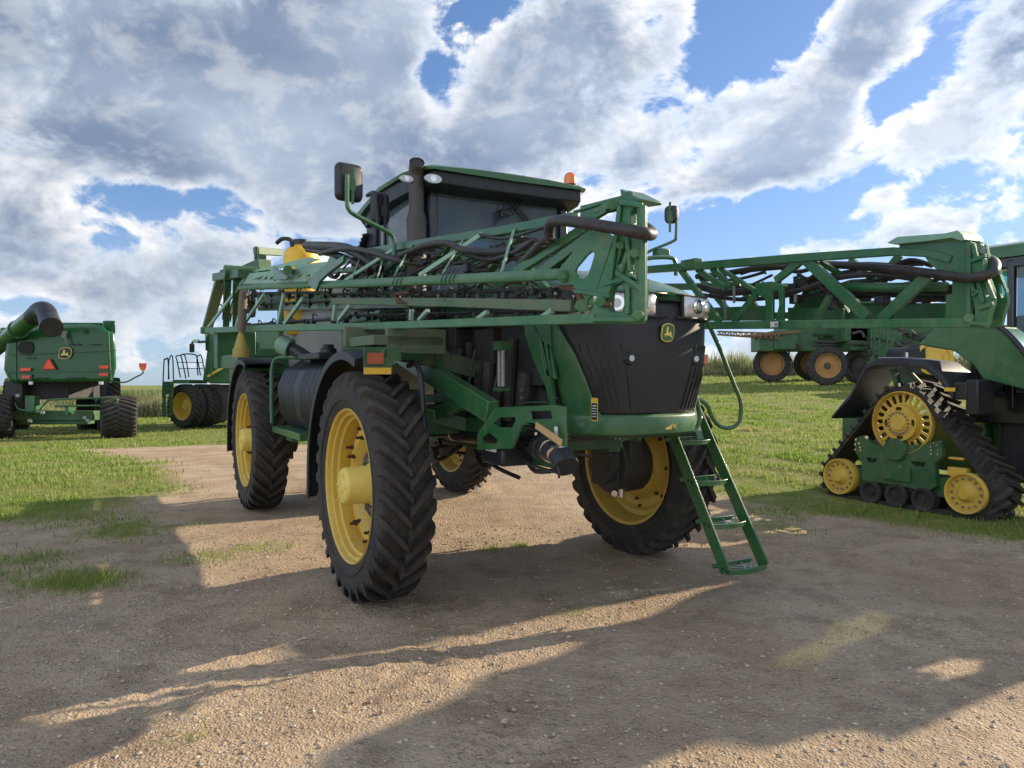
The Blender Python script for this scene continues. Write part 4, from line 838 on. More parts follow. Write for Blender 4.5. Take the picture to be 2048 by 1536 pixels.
HEX = [(.5, -.35), (.62, -.1), (.62, .15), (.05, .75), (-.5, .75), (-.5, -.35)]
f = MB(); rail(f, [RB(412, 662), RB(545, 657), RB(735, 654), RB(950, 646), RB(1195, 638)], [.085, .08, .062, .056, .055])
f.cyl(RB(412, 662)+nR*-.06, RB(412, 662)+nR*.08, .06); bottom = f.build('boom', GBOOM, M0, bevel=.006)
f = MB(); rail(f, [RB(667, 603, -.06), RB(900, 606, -.06), RB(1150, 613, -.06)], [.062, .064, .068]); f.build('dirty_rail', GDIRTY, bottom, bevel=.006)
f = MB(); rail(f, [RB(482, 577), RB(634, 572)], [.085, .07], HEX); rail(f, [RB(634, 574), RB(1000, 559), RB(1122, 553)], [.070, .060, .058], HEX); f.build('middle_rail', GBOOM, bottom, bevel=.004)
f = MB(); rail(f, [RB(700, 512, -.32), RB(830, 490, -.32), RB(1000, 464, -.32), RB(1150, 436, -.32)], [.070, .065, .06, .06])
rail(f, [RB(520, 618, -.5), RB(1180, 600, -.5)], .07); rail(f, [RB(500, 560, -.55), RB(1120, 500, -.55)], .06)
f.build('top_rail', GREEN, bottom, bevel=.005)
f = MB(); f.prism([RB(*q, -.60) for q in ((520, 596), (660, 588), (1100, 576), (1180, 586), (1180, 600), (660, 612), (520, 622))], [RB(*q, -.63) for q in ((520, 596), (660, 588), (1100, 576), (1180, 586), (1180, 600), (660, 612), (520, 622))]); f.build('inner_web', GDARK, bottom)
f = MB()
for (a, oa, b_, ob_, w_) in [((690, 562), 0, (792, 496), -.30, .035), ((704, 560), 0, (722, 510), -.30, .03), ((790, 550), 0, (825, 490), -.30, .045), ((838, 552), 0, (968, 466), -.30, .036), ((1003, 545), 0, (1028, 460), -.30, .05),
                        ((640, 560), 0, (706, 516), -.30, .03), ((885, 548), 0, (930, 474), -.32, .02), ((755, 556), 0, (770, 505), -.32, .02)]:
    f = MB(); f.beam(RB(*a, oa), RB(*b_, ob_), w_, .012, up=nR); f.build('light_brace', GMINT, bottom, bevel=.002)
for (a, b_, w_) in [((415, 658), (492, 556), .05), ((472, 656), (493, 580), .06), ((486, 652), (528, 590), .05), ((556, 650), (568, 590), .07), ((568, 650), (606, 598), .05), ((667, 642), (671, 611), .05), ((677, 642), (700, 612), .04),
                    ((822, 642), (823, 620), .03), ((838, 642), (856, 622), .03), ((955, 640), (975, 625), .03), ((1085, 636), (1105, 622), .03)]:
    f = MB(); f.beam(RB(*a, -.03), RB(*b_, -.03), w_, .03, up=nR); f.build('light_brace', GMINT, bottom, bevel=.002)
f = MB()
for (a, oa, b_, ob_, w_) in [((1032, 545), -.06, (1180, 452), -.12, .055), ((1075, 552), -.02, (1190, 466), -.05, .05), ((860, 556), -.45, (905, 478), -.4, .05), ((905, 478), -.4, (960, 556), -.45, .05), ((960, 556), -.45, (1040, 470), -.4, .05), ((740, 560), -.45, (850, 486), -.4, .05),
                        ((700, 600), -.5, (760, 520), -.5, .06), ((760, 520), -.5, (820, 600), -.5, .06), ((1110, 600), -.5, (1040, 520), -.5, .06), ((930, 600), -.5, (1000, 520), -.5, .05)]:
    f = MB(); f.beam(RB(*a, oa), RB(*b_, ob_), w_, .04, up=nR); f.build('boom_brace', GREEN, bottom, bevel=.002)
# rear panels of the outer section
fr = lambda off: (lambda a, b, d: pR+dR*a+Vector((0, 0, b))+nR*(off+d))
RC = lambda u, v, off=0: (lambda q: ((q-pR).dot(dR), q.z))(RB(u, v, off))
slots = [[RC(*q) for q in ((u+2, 555.5), (u+9, 553.5), (u+5, 560), (u-2, 561.5))] for u in (520, 530, 541, 552)]+[[RC(*q) for q in ((u+3, 551), (u+9, 550), (u+5, 557.5), (u-1, 558.5))] for u in (598, 614)]
f = MB(); f.plate([RC(*q) for q in ((486, 569), (501, 548), (560, 541), (642, 536), (650, 545), (634, 563), (560, 567))], fr(.0), .012, slots)
f.plate([RC(*q, -.1) for q in ((500, 546), (530, 537), (570, 528), (606, 519), (622, 516), (640, 520), (612, 530), (560, 538))], fr(-.1), .02)
f.plate([RC(*q, -.05) for q in ((590, 540), (600, 530), (668, 524), (672, 530), (650, 536))], fr(-.05), .02); f.build('outer_panel', GMINT, bottom, bevel=.003)
f = MB(); f.plate([RC(*q) for q in ((626, 566), (640, 548), (664, 531), (671, 515), (684, 522), (700, 512), (698, 526), (668, 548), (650, 565), (643, 584), (634, 578))], fr(.03), .03)
f.plate([RC(*q) for q in ((557, 538), (563, 535), (572, 545), (590, 556), (586, 561), (563, 561))], fr(.06), .02); f.cyl(RB(576, 541, .05), RB(576, 541, .14), .05); f.build('hinge_bracket', GREEN, bottom, bevel=.004)
f = MB(); f.tube([RB(489, 583, .1), RB(486, 600, .11), RB(484, 640, .12), RB(483, 662, .12)], .055, 12); hz_ = f.build('brown_hose', HOSEB, bottom)
# end castings and the hose loop
arm = [(1127, 534), (1165, 486), (1190, 463), (1217, 466), (1232, 477), (1197, 578), (1222, 591), (1219, 598), (1192, 590), (1180, 600), (1176, 620), (1166, 629), (1152, 616), (1160, 596), (1150, 572), (1128, 567), (1113, 553)]
ah = [[(1154, 545), (1157, 537), (1179, 511), (1187, 505), (1193, 508), (1192, 515), (1181, 550), (1171, 559), (1160, 557)]]
f = MB(); f.plate([RC(*q) for q in arm], fr(0), .016, [[RC(*q) for q in h] for h in ah]); f.plate([RC(*q, -.12) for q in arm], fr(-.12), .016, [[RC(*q, -.12) for q in h] for h in ah])
f.cyl(RB(1125, 553, -.10), RB(1125, 553, .045), .033, n=24); f.cyl(RB(1125, 553, .04), RB(1125, 553, .052), .022, n=20)
f.beam(RB(1150, 583, .02), RB(1222, 594, .02), .03, .02); f.tube([RB(1165, 612, -.1), RB(1165, 612, .03)], .035, 16, smooth=False); f.build('hinge_arm', GBOOM, bottom, bevel=.004)
f = MB(); f.tube([RB(1120, 575, -.03), RB(1150, 580, .0), RB(1163, 600, .012), RB(1166, 622, .012)], [.012, .02, .025, .02], 8); f.cyl(RB(1164, 612, -.02), RB(1164, 612, .028), .032, n=9); f.build('rusty_knuckle', RUST, bottom, bevel=.004)
cast = [(1233, 478), (1237, 440), (1240, 408), (1262, 404), (1276, 406), (1285, 418), (1285, 560), (1285, 640), (1279, 649), (1200, 649), (1183, 646), (1180, 632), (1196, 600), (1204, 585), (1197, 578), (1215, 528)]
ch = [[(1264, 428), (1272, 416), (1277, 420), (1277, 452), (1264, 450)], [(1237, 530), (1250, 492), (1259, 500), (1248, 543)], [(1264, 516), (1272, 522), (1277, 558), (1256, 546)], [(1221, 588), (1227, 574), (1238, 568), (1250, 572), (1253, 582), (1253, 612), (1249, 624), (1222, 625), (1219, 612)]]
f = MB(); f.plate([RC(*q) for q in cast], fr(-.035), .05, [[RC(*q) for q in h] for h in ch])
for q in ([(1285, 412), (1285, 645)], [(1240, 412), (1222, 560)], [(1232, 545), (1284, 580)], [(1185, 640), (1284, 640)], [(1258, 498), (1242, 548)], [(1253, 470), (1262, 545)], [(1240, 406), (1284, 412)], [(1256, 575), (1256, 630)]): f.beam(RB(*q[0], .025), RB(*q[1], .025), .028 if q[0][0] != 1285 else .035, .02, up=nR)
f.cyl(RB(1276, 632, -.03), RB(1276, 632, .065), .027, n=24); f.cyl(RB(1270, 507, -.02), RB(1270, 507, .05), .026, n=20); f.cyl(RB(1202, 604, 0), RB(1202, 604, .055), .030, n=20); f.cyl(RB(1241, 492, 0), RB(1241, 492, .045), .022)
f.plate([RC(*q, -.16) for q in cast], fr(-.17), .03, [[RC(*q, -.16) for q in h] for h in ch]); f.beam(RB(1278, 410, -.08), RB(1278, 640, -.08), .10, .02, up=dR); f.build('hinge_casting', GBOOM, bottom, bevel=.007)
f = MB(); f.plate([RC(*q, -.06) for q in ((1284, 557), (1297, 559), (1297, 618), (1284, 622))], fr(-.06), .012); f.build('casting_flange', GDARK, bottom)
f = MB(); p = RB(1217, 610, .05); f.lathe([(-.018, 0), (-.012, .012), (0, .018), (.012, .012), (.018, 0)], 14, M=Matrix.Translation(p)); f.build('grease_knob', RUST, bottom)
f = MB(); f.plate([RC(*q) for q in ((1135, 409), (1218, 387), (1222, 381), (1234, 378), (1238, 383), (1228, 404), (1205, 420), (1135, 436))], fr(-.10), .012)
top = [RB(1240, 379, -.08), RB(1278, 398, -.08), RB(1277, 404, -.08), RB(1253, 408, -.08), RB(1242, 396, -.08)]; f.prism(top, [p-nR*.16 for p in top]); f.build('top_cap', GREEN, bottom, bevel=.003)
f = MB()
for (a, b_, w_) in (((1175, 432), (1232, 408), .035), ((1180, 442), (1215, 420), .03), ((1150, 425), (1200, 410), .012)): f.beam(RB(*a, -.03), RB(*b_, -.03), w_, .03, up=nR)
f.cyl(RB(1225, 410, -.06), RB(1225, 410, .02), .028); f.build('latch_arm', GBOOM, bottom, bevel=.003)
f = MB(); f.tube([RB(1098, 478, -.02), RB(1099, 456, .0), RB(1106, 445, .04), RB(1125, 442, .08), RB(1180, 449, .11), RB(1250, 461, .11), RB(1285, 467, .07), RB(1299, 470, -.0), RB(1303, 468, -.10), RB(1294, 458, -.22), RB(1280, 452, -.30)], .031, 16)
lp = f.build('hose_loop', HOSE, bottom)
f = MB()
for k in range(12): a = RB(1100-k*4.3, 474+k*4.2, -.02-.01*k); b_ = RB(1097-k*4.3, 477+k*4.2, -.02-.01*k); f.cyl(a, b_, .032 if k % 2 else .026, n=14)
f.cyl(RB(1101, 472, -.02), RB(1097, 480, -.02), .036, n=16); f.build('corrugated_hose', HOSE, bottom)
for pts, r in (([(800, 512, -.2), (850, 492, -.18), (893, 487, -.15), (925, 500, -.15), (975, 505, -.18), (1030, 500, -.2), (1060, 488, -.18)], .026), ([(640, 508, -.25), (690, 498, -.2), (740, 505, -.2), (790, 520, -.2), (850, 530, -.3)], .028), ([(612, 492, -.35), (650, 493, -.3), (690, 497, -.25), (722, 512, -.25), (760, 540, -.3)], .05),
               ([(615, 500, -.35), (660, 508, -.3), (700, 520, -.3), (740, 545, -.3)], .035), ([(930, 508, -.2), (980, 520, -.2), (1030, 505, -.12), (1070, 480, -.08)], .016), ([(950, 540, -.3), (1000, 515, -.2), (1050, 520, -.15), (1085, 505, -.1)], .020), ([(1040, 530, -.1), (1060, 512, -.06), (1092, 478, -.04)], .024), ([(1100, 512, -.05), (1130, 520, -.05), (1165, 510, -.05)], .008), ([(960, 470, -.28), (1010, 478, -.26), (1090, 455, -.2), (1130, 448, -.12)], .012)):
    f = MB(); f.tube([RB(*q) for q in pts], r, 10); f.build('boom_hose', HOSE, bottom)
def nozzles(a, b_, off, n, r=.018):
    f = MB(); A_, B_ = RB(*a, off), RB(*b_, off); f.tube([A_, B_], r, 8, smooth=False)
    for k in range(n):
        p = A_.lerp(B_, (k+.5+random.uniform(-.35, .35))/n)+Vector((0, 0, random.uniform(-.01, .02))); s = random.uniform(.5, 1.5)*(.75 if r < .016 else 1); f.box(p+Vector((0, 0, -.03)), (.045*s, .05, .035*s)); f.cyl(p+Vector((0, 0, -.03)), p+Vector((.02*random.uniform(-1, 1), 0, -.055*s-.01)), .012, n=8); 
        if k % 3 == 0: f.cyl(p+dR*.05, p+dR*.065, r*1.5, n=8)
        if k % 2: f.tube([p, p+Vector((.08, -.02, .05)), p+Vector((.16, 0, .02))], .008, 5)
    return f.build('nozzle_line', BLACK, bottom)
nozzles((494, 652), (700, 636), -.12, 10, .022); nozzles((505, 588), (660, 586), -.08, 8); nozzles((660, 590), (1110, 580), -.12, 17, .014); nozzles((700, 632), (1150, 622), -.3, 14, .014); nozzles((520, 610), (900, 590), -.4, 11, .02)
for k in range(58):
    f = MB(); u = random.uniform(560, 1140); v = 590+random.uniform(-14, 12); p = RB(u, v, random.uniform(-.25, -.08)); f.tube([p, p+Vector((random.uniform(.03, .12), random.uniform(-.02, .02), random.uniform(-.04, .05))), p+Vector((random.uniform(.1, .25), 0, random.uniform(-.03, .03)))], random.choice((.006, .010, .014)), 6); f.build('boom_hose', HOSE, bottom)
for k in range(20): f = MB(); f.box(RB(random.uniform(1000, 1150), 586+random.uniform(-8, 14), random.uniform(-.2, -.1)), [random.uniform(.02, .06) for _ in range(3)]); f.build('valve_block', BLACK, bottom, bevel=.004)
f = MB(); f.tube([RB(815, 586, -.02), RB(790, 590, -.02), RB(798, 603, -.015), RB(806, 606, .01)], .012, 6); f.box(RB(797, 603, -.02), (.07, .02, .035)); f.build('rusty_hook', RUST, bottom)
for (u, n_) in ((795, 3), (893, 4), (618, 3)):    # cable ties round the middle rail
    for k in range(n_):
        f = MB(); uu = u+k*8; p = RB(uu, 575-(uu-634)*.043+2, 0); q = RB(uu+4, 575-(uu-634)*.043-26, -.0); f.tube([p+nR*.025-Vector((0, 0, .0)), p+nR*.045+Vector((0, 0, .01)), q+nR*.01], .0035, 5); f.build('cable_tie', BLACK, bottom)
for k in range(44):    # looser hoses and clips between the upper chords
    u = random.uniform(640, 1080); top_ = 512-(u-700)*.150; bot_ = 560-(u-634)*.035; v = random.uniform(top_+8, bot_-4); o_ = random.uniform(-.55, -.2); p = RB(u, v, o_); f = MB(); L = random.uniform(.2, .6)
    f.tube([p, p+dR*L*.5+Vector((0, 0, random.uniform(-.04, .04))), p+dR*L+Vector((0, 0, random.uniform(-.06, .06)))], random.choice((.008, .012, .018)), 6); f.build('boom_hose', HOSE, bottom)
for k in range(14):
    u = random.uniform(660, 1070); v = random.uniform(515-(u-700)*.13, 552-(u-634)*.03); f = MB(); f.box(RB(u, v, random.uniform(-.4, -.2)), [random.uniform(.03, .08) for _ in range(3)]); f.build('valve_block', random.choice((BLACK, GDARK)), bottom, bevel=.004)
# funnel hung on the brown hose
f = MB(); c = RB(482.5, 664, .12); f.lathe([(q_*.82, r_*.80) for q_, r_ in ((0, .03), (.04, .05), (.26, .115), (.27, .125), (.28, .135), (.35, .14), (.42, .135), (.42, .12), (.30, .11))], 28, M=Matrix.Translation(c) @ Matrix.Rotation(rad(-90), 4, 'X')); f.build('yellow_funnel', YCAP, M0)
# ------------------------------------------------------------------ left boom, seen from the inside
pL = Vector((3.37, 1.24, 0)); dL = (Vector((-7.4, 1.9, 0))-pL).normalized(); nL = Vector((dL.y, -dL.x, 0)); nL = nL if nL.y > 0 else -nL
LB = lambda u, v, off=0: F.on(u, v, pL+nL*off, nL); LC = lambda u, v, off=0: (lambda q: ((q-pL).dot(dL), q.z))(LB(u, v, off))
fl = lambda off: (lambda a, b, d: pL+dL*a+Vector((0, 0, b))+nL*(off+d)); NOUT = -nL
f = MB(); far = LB(1404, 652)+(LB(1404, 652)-LB(1900, 647))*1.9; rail(f, [far, LB(1404, 652), LB(1900, 647), LB(1975, 648)], [.075, .07, .062, .055]); lb = f.build('boom', GBOOM, M0, bevel=.005)
f = MB(); farT = LB(1398, 533)+(LB(1398, 533)-LB(1780, 505))*2.0; rail(f, [farT, LB(1398, 533), LB(1600, 517), LB(1790, 504), LB(1860, 508), LB(1905, 520)], [.075, .072, .066, .056, .05, .05]); f.bb(LB(1361, 541, -.05), LB(1405, 518, .05)); f.cyl(LB(1366, 530, -.06), LB(1366, 530, .06), .03); f.build('top_rail', GREEN, lb, bevel=.005)
f = MB()
for (a, oa, b_, ob_, w_) in [((1612, 520), 0, (1736, 636), 0, .085), ((1858, 550), 0, (1762, 642), 0, .080), ((1606, 520), 0, (1552, 562), 0, .06), ((1640, 524), .05, (1690, 556), .2, .04), ((1360, 538), 0, (1440, 646), 0, .06), ((1395, 540), .02, (1452, 578), .02, .05), ((1440, 538), .02, (1510, 582), .02, .035),
                        ((1518, 582), 0, (1468, 645), 0, .055), ((1424, 538), .02, (1462, 572), .02, .05), ((1660, 592), .1, (1632, 642), .1, .045), ((1700, 520), .3, (1760, 570), .35, .05), ((1800, 510), .3, (1730, 600), .3, .05), ((1405, 560), .5, (1470, 640), .5, .06), ((1470, 560), .5, (1530, 640), .5, .06), ((1580, 640), .5, (1640, 545), .5, .06), ((1640, 545), .5, (1700, 640), .5, .06), ((1820, 540), .5, (1870, 636), .5, .06)]:
    f = MB(); f.beam(LB(*a, oa), LB(*b_, ob_), w_, .035, up=nL); f.build('boom_brace', GREEN, lb, bevel=.002)
f = MB(); f.plate([LC(*q) for q in ((1515, 568), (1548, 564), (1575, 572), (1571, 578), (1571, 655), (1538, 658), (1535, 600), (1520, 590))], fl(-.03), .03, [[LC(*q) for q in ((1550, 585), (1562, 580), (1563, 612), (1556, 640), (1550, 640))]]); f.build('truss_frame', GREEN, lb, bevel=.005)
f = MB()
for q in ([(1402, 617), (1532, 612), (1532, 642), (1402, 643)], [(1575, 616), (1684, 618), (1684, 640), (1575, 642)], [(1704, 607), (1892, 607), (1892, 640), (1704, 640)]): f.plate([LC(*c, .25) for c in q], fl(.25), .03)
f.plate([LC(*c, .45) for c in ((1590, 596), (1640, 580), (1700, 560), (1760, 556), (1700, 600), (1660, 616), (1600, 618))], fl(.45), .04); rail(f, [LB(1290, 575, .5), LB(1420, 574, .5), LB(1900, 580, .5)], .07); rail(f, [LB(1290, 632, .55), LB(1420, 634, .55), LB(1900, 628, .55)], .06)
f.build('inner_panel', GDARK, lb, bevel=.005)
f = MB(); f.cyl(LB(1686, 576, .15), LB(1893, 575, .15), .034, n=18); f.build('lift_cylinder', GREEN, lb)
f = MB(); f.plate([LC(*q) for q in ((1800, 502), (1800, 489), (1936, 482), (1936, 657), (1893, 657), (1893, 592), (1906, 588), (1906, 560), (1890, 552), (1862, 530), (1850, 514))], fl(-.01), .02); f.build('end_plate', GREEN, lb, bevel=.003)
cast = [(1936, 484), (1947, 486), (1953, 514), (1962, 520), (1970, 518), (1975, 548), (1988, 580), (1991, 604), (1984, 626), (1978, 652), (1936, 658)]
ch = [[(1940, 490), (1945, 491), (1951, 513), (1940, 520)], [(1945, 600), (1952, 602), (1956, 626), (1952, 641), (1940, 641)], [(1973, 560), (1980, 570), (1986, 585), (1984, 593), (1979, 596), (1975, 585)]]
f = MB(); f.plate([LC(*q) for q in cast], fl(-.03), .05, [[LC(*q) for q in h] for h in ch]); f.plate([LC(*q) for q in cast], fl(.12), .03, [[LC(*q) for q in h] for h in ch])
for q in ([(1938, 484), (1938, 657)], [(1946, 488), (1953, 516)], [(1940, 524), (1972, 512)], [(1944, 592), (1962, 578)], [(1955, 555), (1966, 606)], [(1942, 560), (1950, 590)], [(1958, 618), (1986, 608)], [(1938, 646), (1976, 650)], [(1970, 555), (1988, 600)]): f.beam(LB(*q[0], -.04), LB(*q[1], -.04), .024, .02, up=nL)
f.cyl(LB(1937, 637, -.06), LB(1937, 637, .1), .028, n=20); f.beam(LB(1940, 486, .06), LB(1940, 656, .06), .02, .13, up=dL); f.build('hinge_casting', GBOOM, lb, bevel=.006)
cap = [LB(*q) for q in ((1785, 488), (1806, 476), (1902, 469), (1926, 463), (1936, 471), (1941, 482), (1933, 484), (1915, 478), (1862, 485), (1798, 491))]
f = MB(); f.prism([p-nL*.06 for p in cap], [p+nL*.14 for p in cap]); f.build('top_cap', GMINT, lb, bevel=.003)
f = MB(); f.box(LB(1956, 500, .03), (.05, .06, .07)); f.build('hinge_pin', GREEN, lb, bevel=.01)
f = MB(); f.tube([LB(1640, 530, .25), LB(1700, 532, .15), LB(1780, 538, .05), LB(1865, 548, -.05), LB(1920, 556, -.09), LB(1962, 554, -.08), LB(1986, 545, -.02), LB(1991, 532, .07), LB(1984, 522, .18), LB(1968, 518, .28), LB(1930, 512, .34)], .030, 16); f.build('hose_loop', HOSE, lb)
for pts, r in (([(1394, 554, .1), (1440, 550, .1), (1500, 540, .1), (1552, 535, .12), (1600, 532, .2)], .028), ([(1398, 574, .15), (1450, 586, .15), (1515, 582, .15), (1560, 584, .2), (1640, 560, .2), (1720, 545, .2)], .034), ([(1400, 560, .2), (1470, 560, .2), (1530, 545, .15)], .014), ([(1575, 588, .1), (1620, 575, .1), (1680, 556, .1), (1760, 550, .1), (1840, 560, .1)], .022),
               ([(1590, 600, .2), (1640, 590, .2), (1700, 600, .2), (1740, 600, .2)], .014), ([(1640, 575, .1), (1660, 588, .08), (1650, 560, .1), (1700, 552, .1)], .010), ([(1660, 540, .2), (1720, 528, .2), (1790, 530, .2), (1850, 528, .2)], .012), ([(1400, 590, .3), (1480, 600, .3), (1560, 595, .3)], .02), ([(1690, 600, .3), (1780, 590, .3), (1890, 600, .3)], .022), ([(1780, 560, .2), (1830, 545, .2), (1890, 560, .2)], .016)):
    f = MB(); f.tube([LB(*q) for q in pts], r, 10); f.build('boom_hose', HOSE, lb)
for k in range(46):
    f = MB(); u = random.uniform(1400, 1890); v = random.choice((570, 585, 595, 548))+random.uniform(-10, 10); p = LB(u, v, random.uniform(.1, .45)); f.tube([p, p+Vector((random.uniform(.05, .2), .02, random.uniform(-.05, .05))), p+Vector((random.uniform(.2, .4), 0, random.uniform(-.04, .04)))], random.choice((.008, .012, .018)), 6); f.build('boom_hose', HOSE, lb)
for k in range(22): f = MB(); f.box(LB(random.uniform(1585, 1780), random.uniform(560, 606), random.uniform(.15, .4)), [random.uniform(.03, .10) for _ in range(3)]); f.build('valve_block', BLACK, lb, bevel=.004)
for (a, b_) in (((1468, 573), (1468, 607)), ((1449, 600), (1451, 640)), ((1591, 590), (1591, 606))): f = MB(); f.beam(LB(*a, -.01), LB(*b_, -.01), .025, .01, up=nL); f.build('grey_strap', GREY, lb)
f = MB(); p = LB(1547, 657, -.04); q = LB(1564, 644, -.04); f.plate([LC(*c) for c in ((1547, 656), (1547, 645), (1563, 644), (1563, 655))], fl(-.036), .003); st_ = f.build('warning_label', WHITE, lb)
f = MB(); 
for (a, b_) in (((1549, 647), (1553, 653)), ((1553, 647), (1549, 653)), ((1559, 646), (1562, 653)), ((1554, 650), (1557, 646)), ((1557, 646), (1559, 650)), ((1559, 650), (1556, 654)), ((1556, 654), (1554, 650))): f.beam(LB(*a, -.038), LB(*b_, -.038), .003, .003, up=nL)
f.build('label_print', BLACK, st_)
# ------------------------------------------------------------------ tracked tractor at the right
T = Frame((5.50, 10.75, -.03), TH, (0, -.012, 1)); A = lambda u, v, y=0: T.at(u, v, 'y', y)
MT = empty('tracked_tractor', T.M, 'green tractor on a rubber track unit with yellow wheels at the right edge', 'tractor')
ci = [A(1678, 953), A(1930, 998), A(1798, 847)]; rI = .285; rD = .47
ci[0].z = ci[1].z = rI+.11; 
YI, YW = 0.0, .72        # outer and inner side of the belt
def hull(cs, off):
    """outline of a belt wrapped round circles ((x, z, r)...), counter-clockwise"""
    pts = []
    n = len(cs)
    tang = []
    for i in range(n):
        a, b_ = cs[i], cs[(i+1) % n]; dx_, dz_ = b_[0]-a[0], b_[1]-a[1]; L = math.hypot(dx_, dz_); ang = math.atan2(dz_, dx_)-math.pi/2+math.asin(((a[2])-(b_[2]))/L)*-1
        tang.append(ang)
    for i in range(n):
        a0, a1 = tang[i-1], tang[i]
        while a1 < a0: a1 += 2*math.pi
        m_ = max(2, int((a1-a0)/.18)); c = cs[i]
        for k in range(m_+1): t_ = a0+(a1-a0)*k/m_; pts.append((c[0]+(c[2]+off)*math.cos(t_), c[1]+(c[2]+off)*math.sin(t_)))
    return pts
cs = [(ci[0].x, ci[0].z, rI), (ci[1].x, ci[1].z, rI), (ci[2].x, ci[2].z, rD)]
inn, out = hull(cs, .0), hull(cs, .055)
def dense(pts, step):
    o = []
    for i in range(len(pts)):
        a, b_ = pts[i], pts[(i+1) % len(pts)]; n = max(1, int(math.hypot(b_[0]-a[0], b_[1]-a[1])/step)); o += [(a[0]+(b_[0]-a[0])*k/n, a[1]+(b_[1]-a[1])*k/n) for k in range(n)]
    return o
f = MB(); N = len(inn); rings = []
for (a, b_) in zip(inn, out): rings.append([Vector((a[0], YI+.05, a[1])), Vector((b_[0], YI+.05, b_[1])), Vector((b_[0], YI+YW, b_[1])), Vector((a[0], YI+YW, a[1]))])
rings.append(rings[0]); f.loft(rings, cap=False)
P_ = dense(out, .02); acc = 0; last = -1; tot = 0
for i in range(len(P_)):
    a, b_ = P_[i], P_[(i+1) % len(P_)]; tot += math.hypot(b_[0]-a[0], b_[1]-a[1])
nl = int(tot/.16); cum = 0; k = 0
for i in range(len(P_)):
    a, b_ = P_[i], P_[(i+1) % len(P_)]; l_ = math.hypot(b_[0]-a[0], b_[1]-a[1])
    if cum >= k*tot/nl:
        d = Vector((b_[0]-a[0], 0, b_[1]-a[1])).normalized(); n_ = Vector((d.z, 0, -d.x)); c = Vector((a[0], 0, a[1])); k += 1
        for (y0, y1, s0, s1) in ((YI+.03, YI+.36, .0, .14), (YI+YW+.02, YI+YW-.33, .08, .22)):
            r0 = [c+Vector((0, y0, 0))+d*(s0-.035)-n_*.01, c+Vector((0, y0, 0))+d*(s0-.025)+n_*.05, c+Vector((0, y0, 0))+d*(s0+.025)+n_*.05, c+Vector((0, y0, 0))+d*(s0+.035)-n_*.01]
            r1 = [p+Vector((0, y1-y0, 0))+d*(s1-s0) for p in r0]; f.loft([r0, r1])
    cum += l_
belt = f.build('track_belt', RUB, MT)
def idler(c, r, name, mt, y=0, depth=.12, dish=.03):
    f = MB(); Mx = Matrix.Translation((c.x, y, c.z)); f.lathe([(depth, r*.98), (-.01, r), (-.025, r*.97), (-.02, r*.90), (dish, r*.84), (dish, r*.48), (dish-.02, r*.40), (-.03, r*.30), (-.05, r*.26), (-.05, 0)], 40, M=Mx); o = f.build(name, mt, MT)
    for k in range(14): a = 2*math.pi*k/14; g = MB(); g.cyl((c.x+r*.70*math.cos(a), y+dish, c.z+r*.70*math.sin(a)), (c.x+r*.70*math.cos(a), y+dish-.025, c.z+r*.70*math.sin(a)), .016, n=8); g.build('wheel_nut', GREY, o)
    return o
idler(ci[0], rI-.01, 'idler_wheel', YELL); idler(ci[1], rI-.01, 'idler_wheel', YELL)
for k in range(3):
    c = ci[0].lerp(ci[1], (.27, .48, .69)[k]); c.z = .225; f = MB(); f.lathe([(.15, .165), (0, .17), (-.015, .16), (-.01, .12), (.02, .11), (.02, .05), (0, .04), (0, 0)], 30, M=Matrix.Translation((c.x, .02, c.z)))
    rw = f.build('road_wheel', RUB, MT); f = MB(); f.lathe([(.03, .165), (0, .17), (0, 0)], 30, M=Matrix.Translation((c.x, .42, c.z))); f.build('road_wheel', RUB, MT)
c = ci[2]; r = rD-.02; f = MB(); Mx = Matrix.Translation((c.x, .03, c.z)); w2 = lambda a, b, d: Vector((c.x+a, d, c.z+b))
holes = []
for k in range(22):
    a0 = 2*math.pi*k/22; da = 2*math.pi/22*.30; holes.append([(rr_*math.cos(a), rr_*math.sin(a)) for rr_, a in ((r*.86, a0-da), (r*.92, a0-da*.4), (r*.92, a0+da*.4), (r*.86, a0+da), (r*.66, a0+da), (r*.62, a0), (r*.66, a0-da))])
f.plate(circ(r, 66), lambda a, b, d: w2(a, b, .10+d), .02, holes); f.lathe([(.13, r), (.04, r+.005), (.02, r*.97), (.09, r*.95)], 60, M=Matrix.Translation((c.x, 0, c.z))); f.lathe([(.10, r*.57), (.0, r*.56), (-.03, r*.545)], 48, M=Matrix.Translation((c.x, .03, c.z)))
dw = f.build('drive_wheel', YELL, MT)
f = MB(); hs = []
for k in range(4): a0 = math.pi/2*k+.05; hs.append([(rr_*math.cos(a), rr_*math.sin(a)) for rr_, a in ((r*.50, a0-.22), (r*.52, a0), (r*.50, a0+.22), (r*.42, a0+.26), (r*.39, a0), (r*.42, a0-.26))])
f.plate(circ(r*.56, 48), lambda a, b, d: w2(a, b, .0+d), .02, hs); f.lathe([(0, r*.38), (-.02, r*.36), (-.03, r*.26), (-.05, r*.22), (-.045, r*.05), (-.045, 0)], 36, M=Matrix.Translation((c.x, 0, c.z))); f.build('drive_hub', YELL, dw)
for k in range(18): a = 2*math.pi*k/18; g = MB(); g.cyl((c.x+r*.34*math.cos(a), -.02, c.z+r*.34*math.sin(a)), (c.x+r*.34*math.cos(a), -.05, c.z+r*.34*math.sin(a)), .014, n=8); g.build('wheel_nut', GREY, dw)
f = MB(); P3 = lambda u, v: (lambda q: (q.x, q.z))(A(u, v))
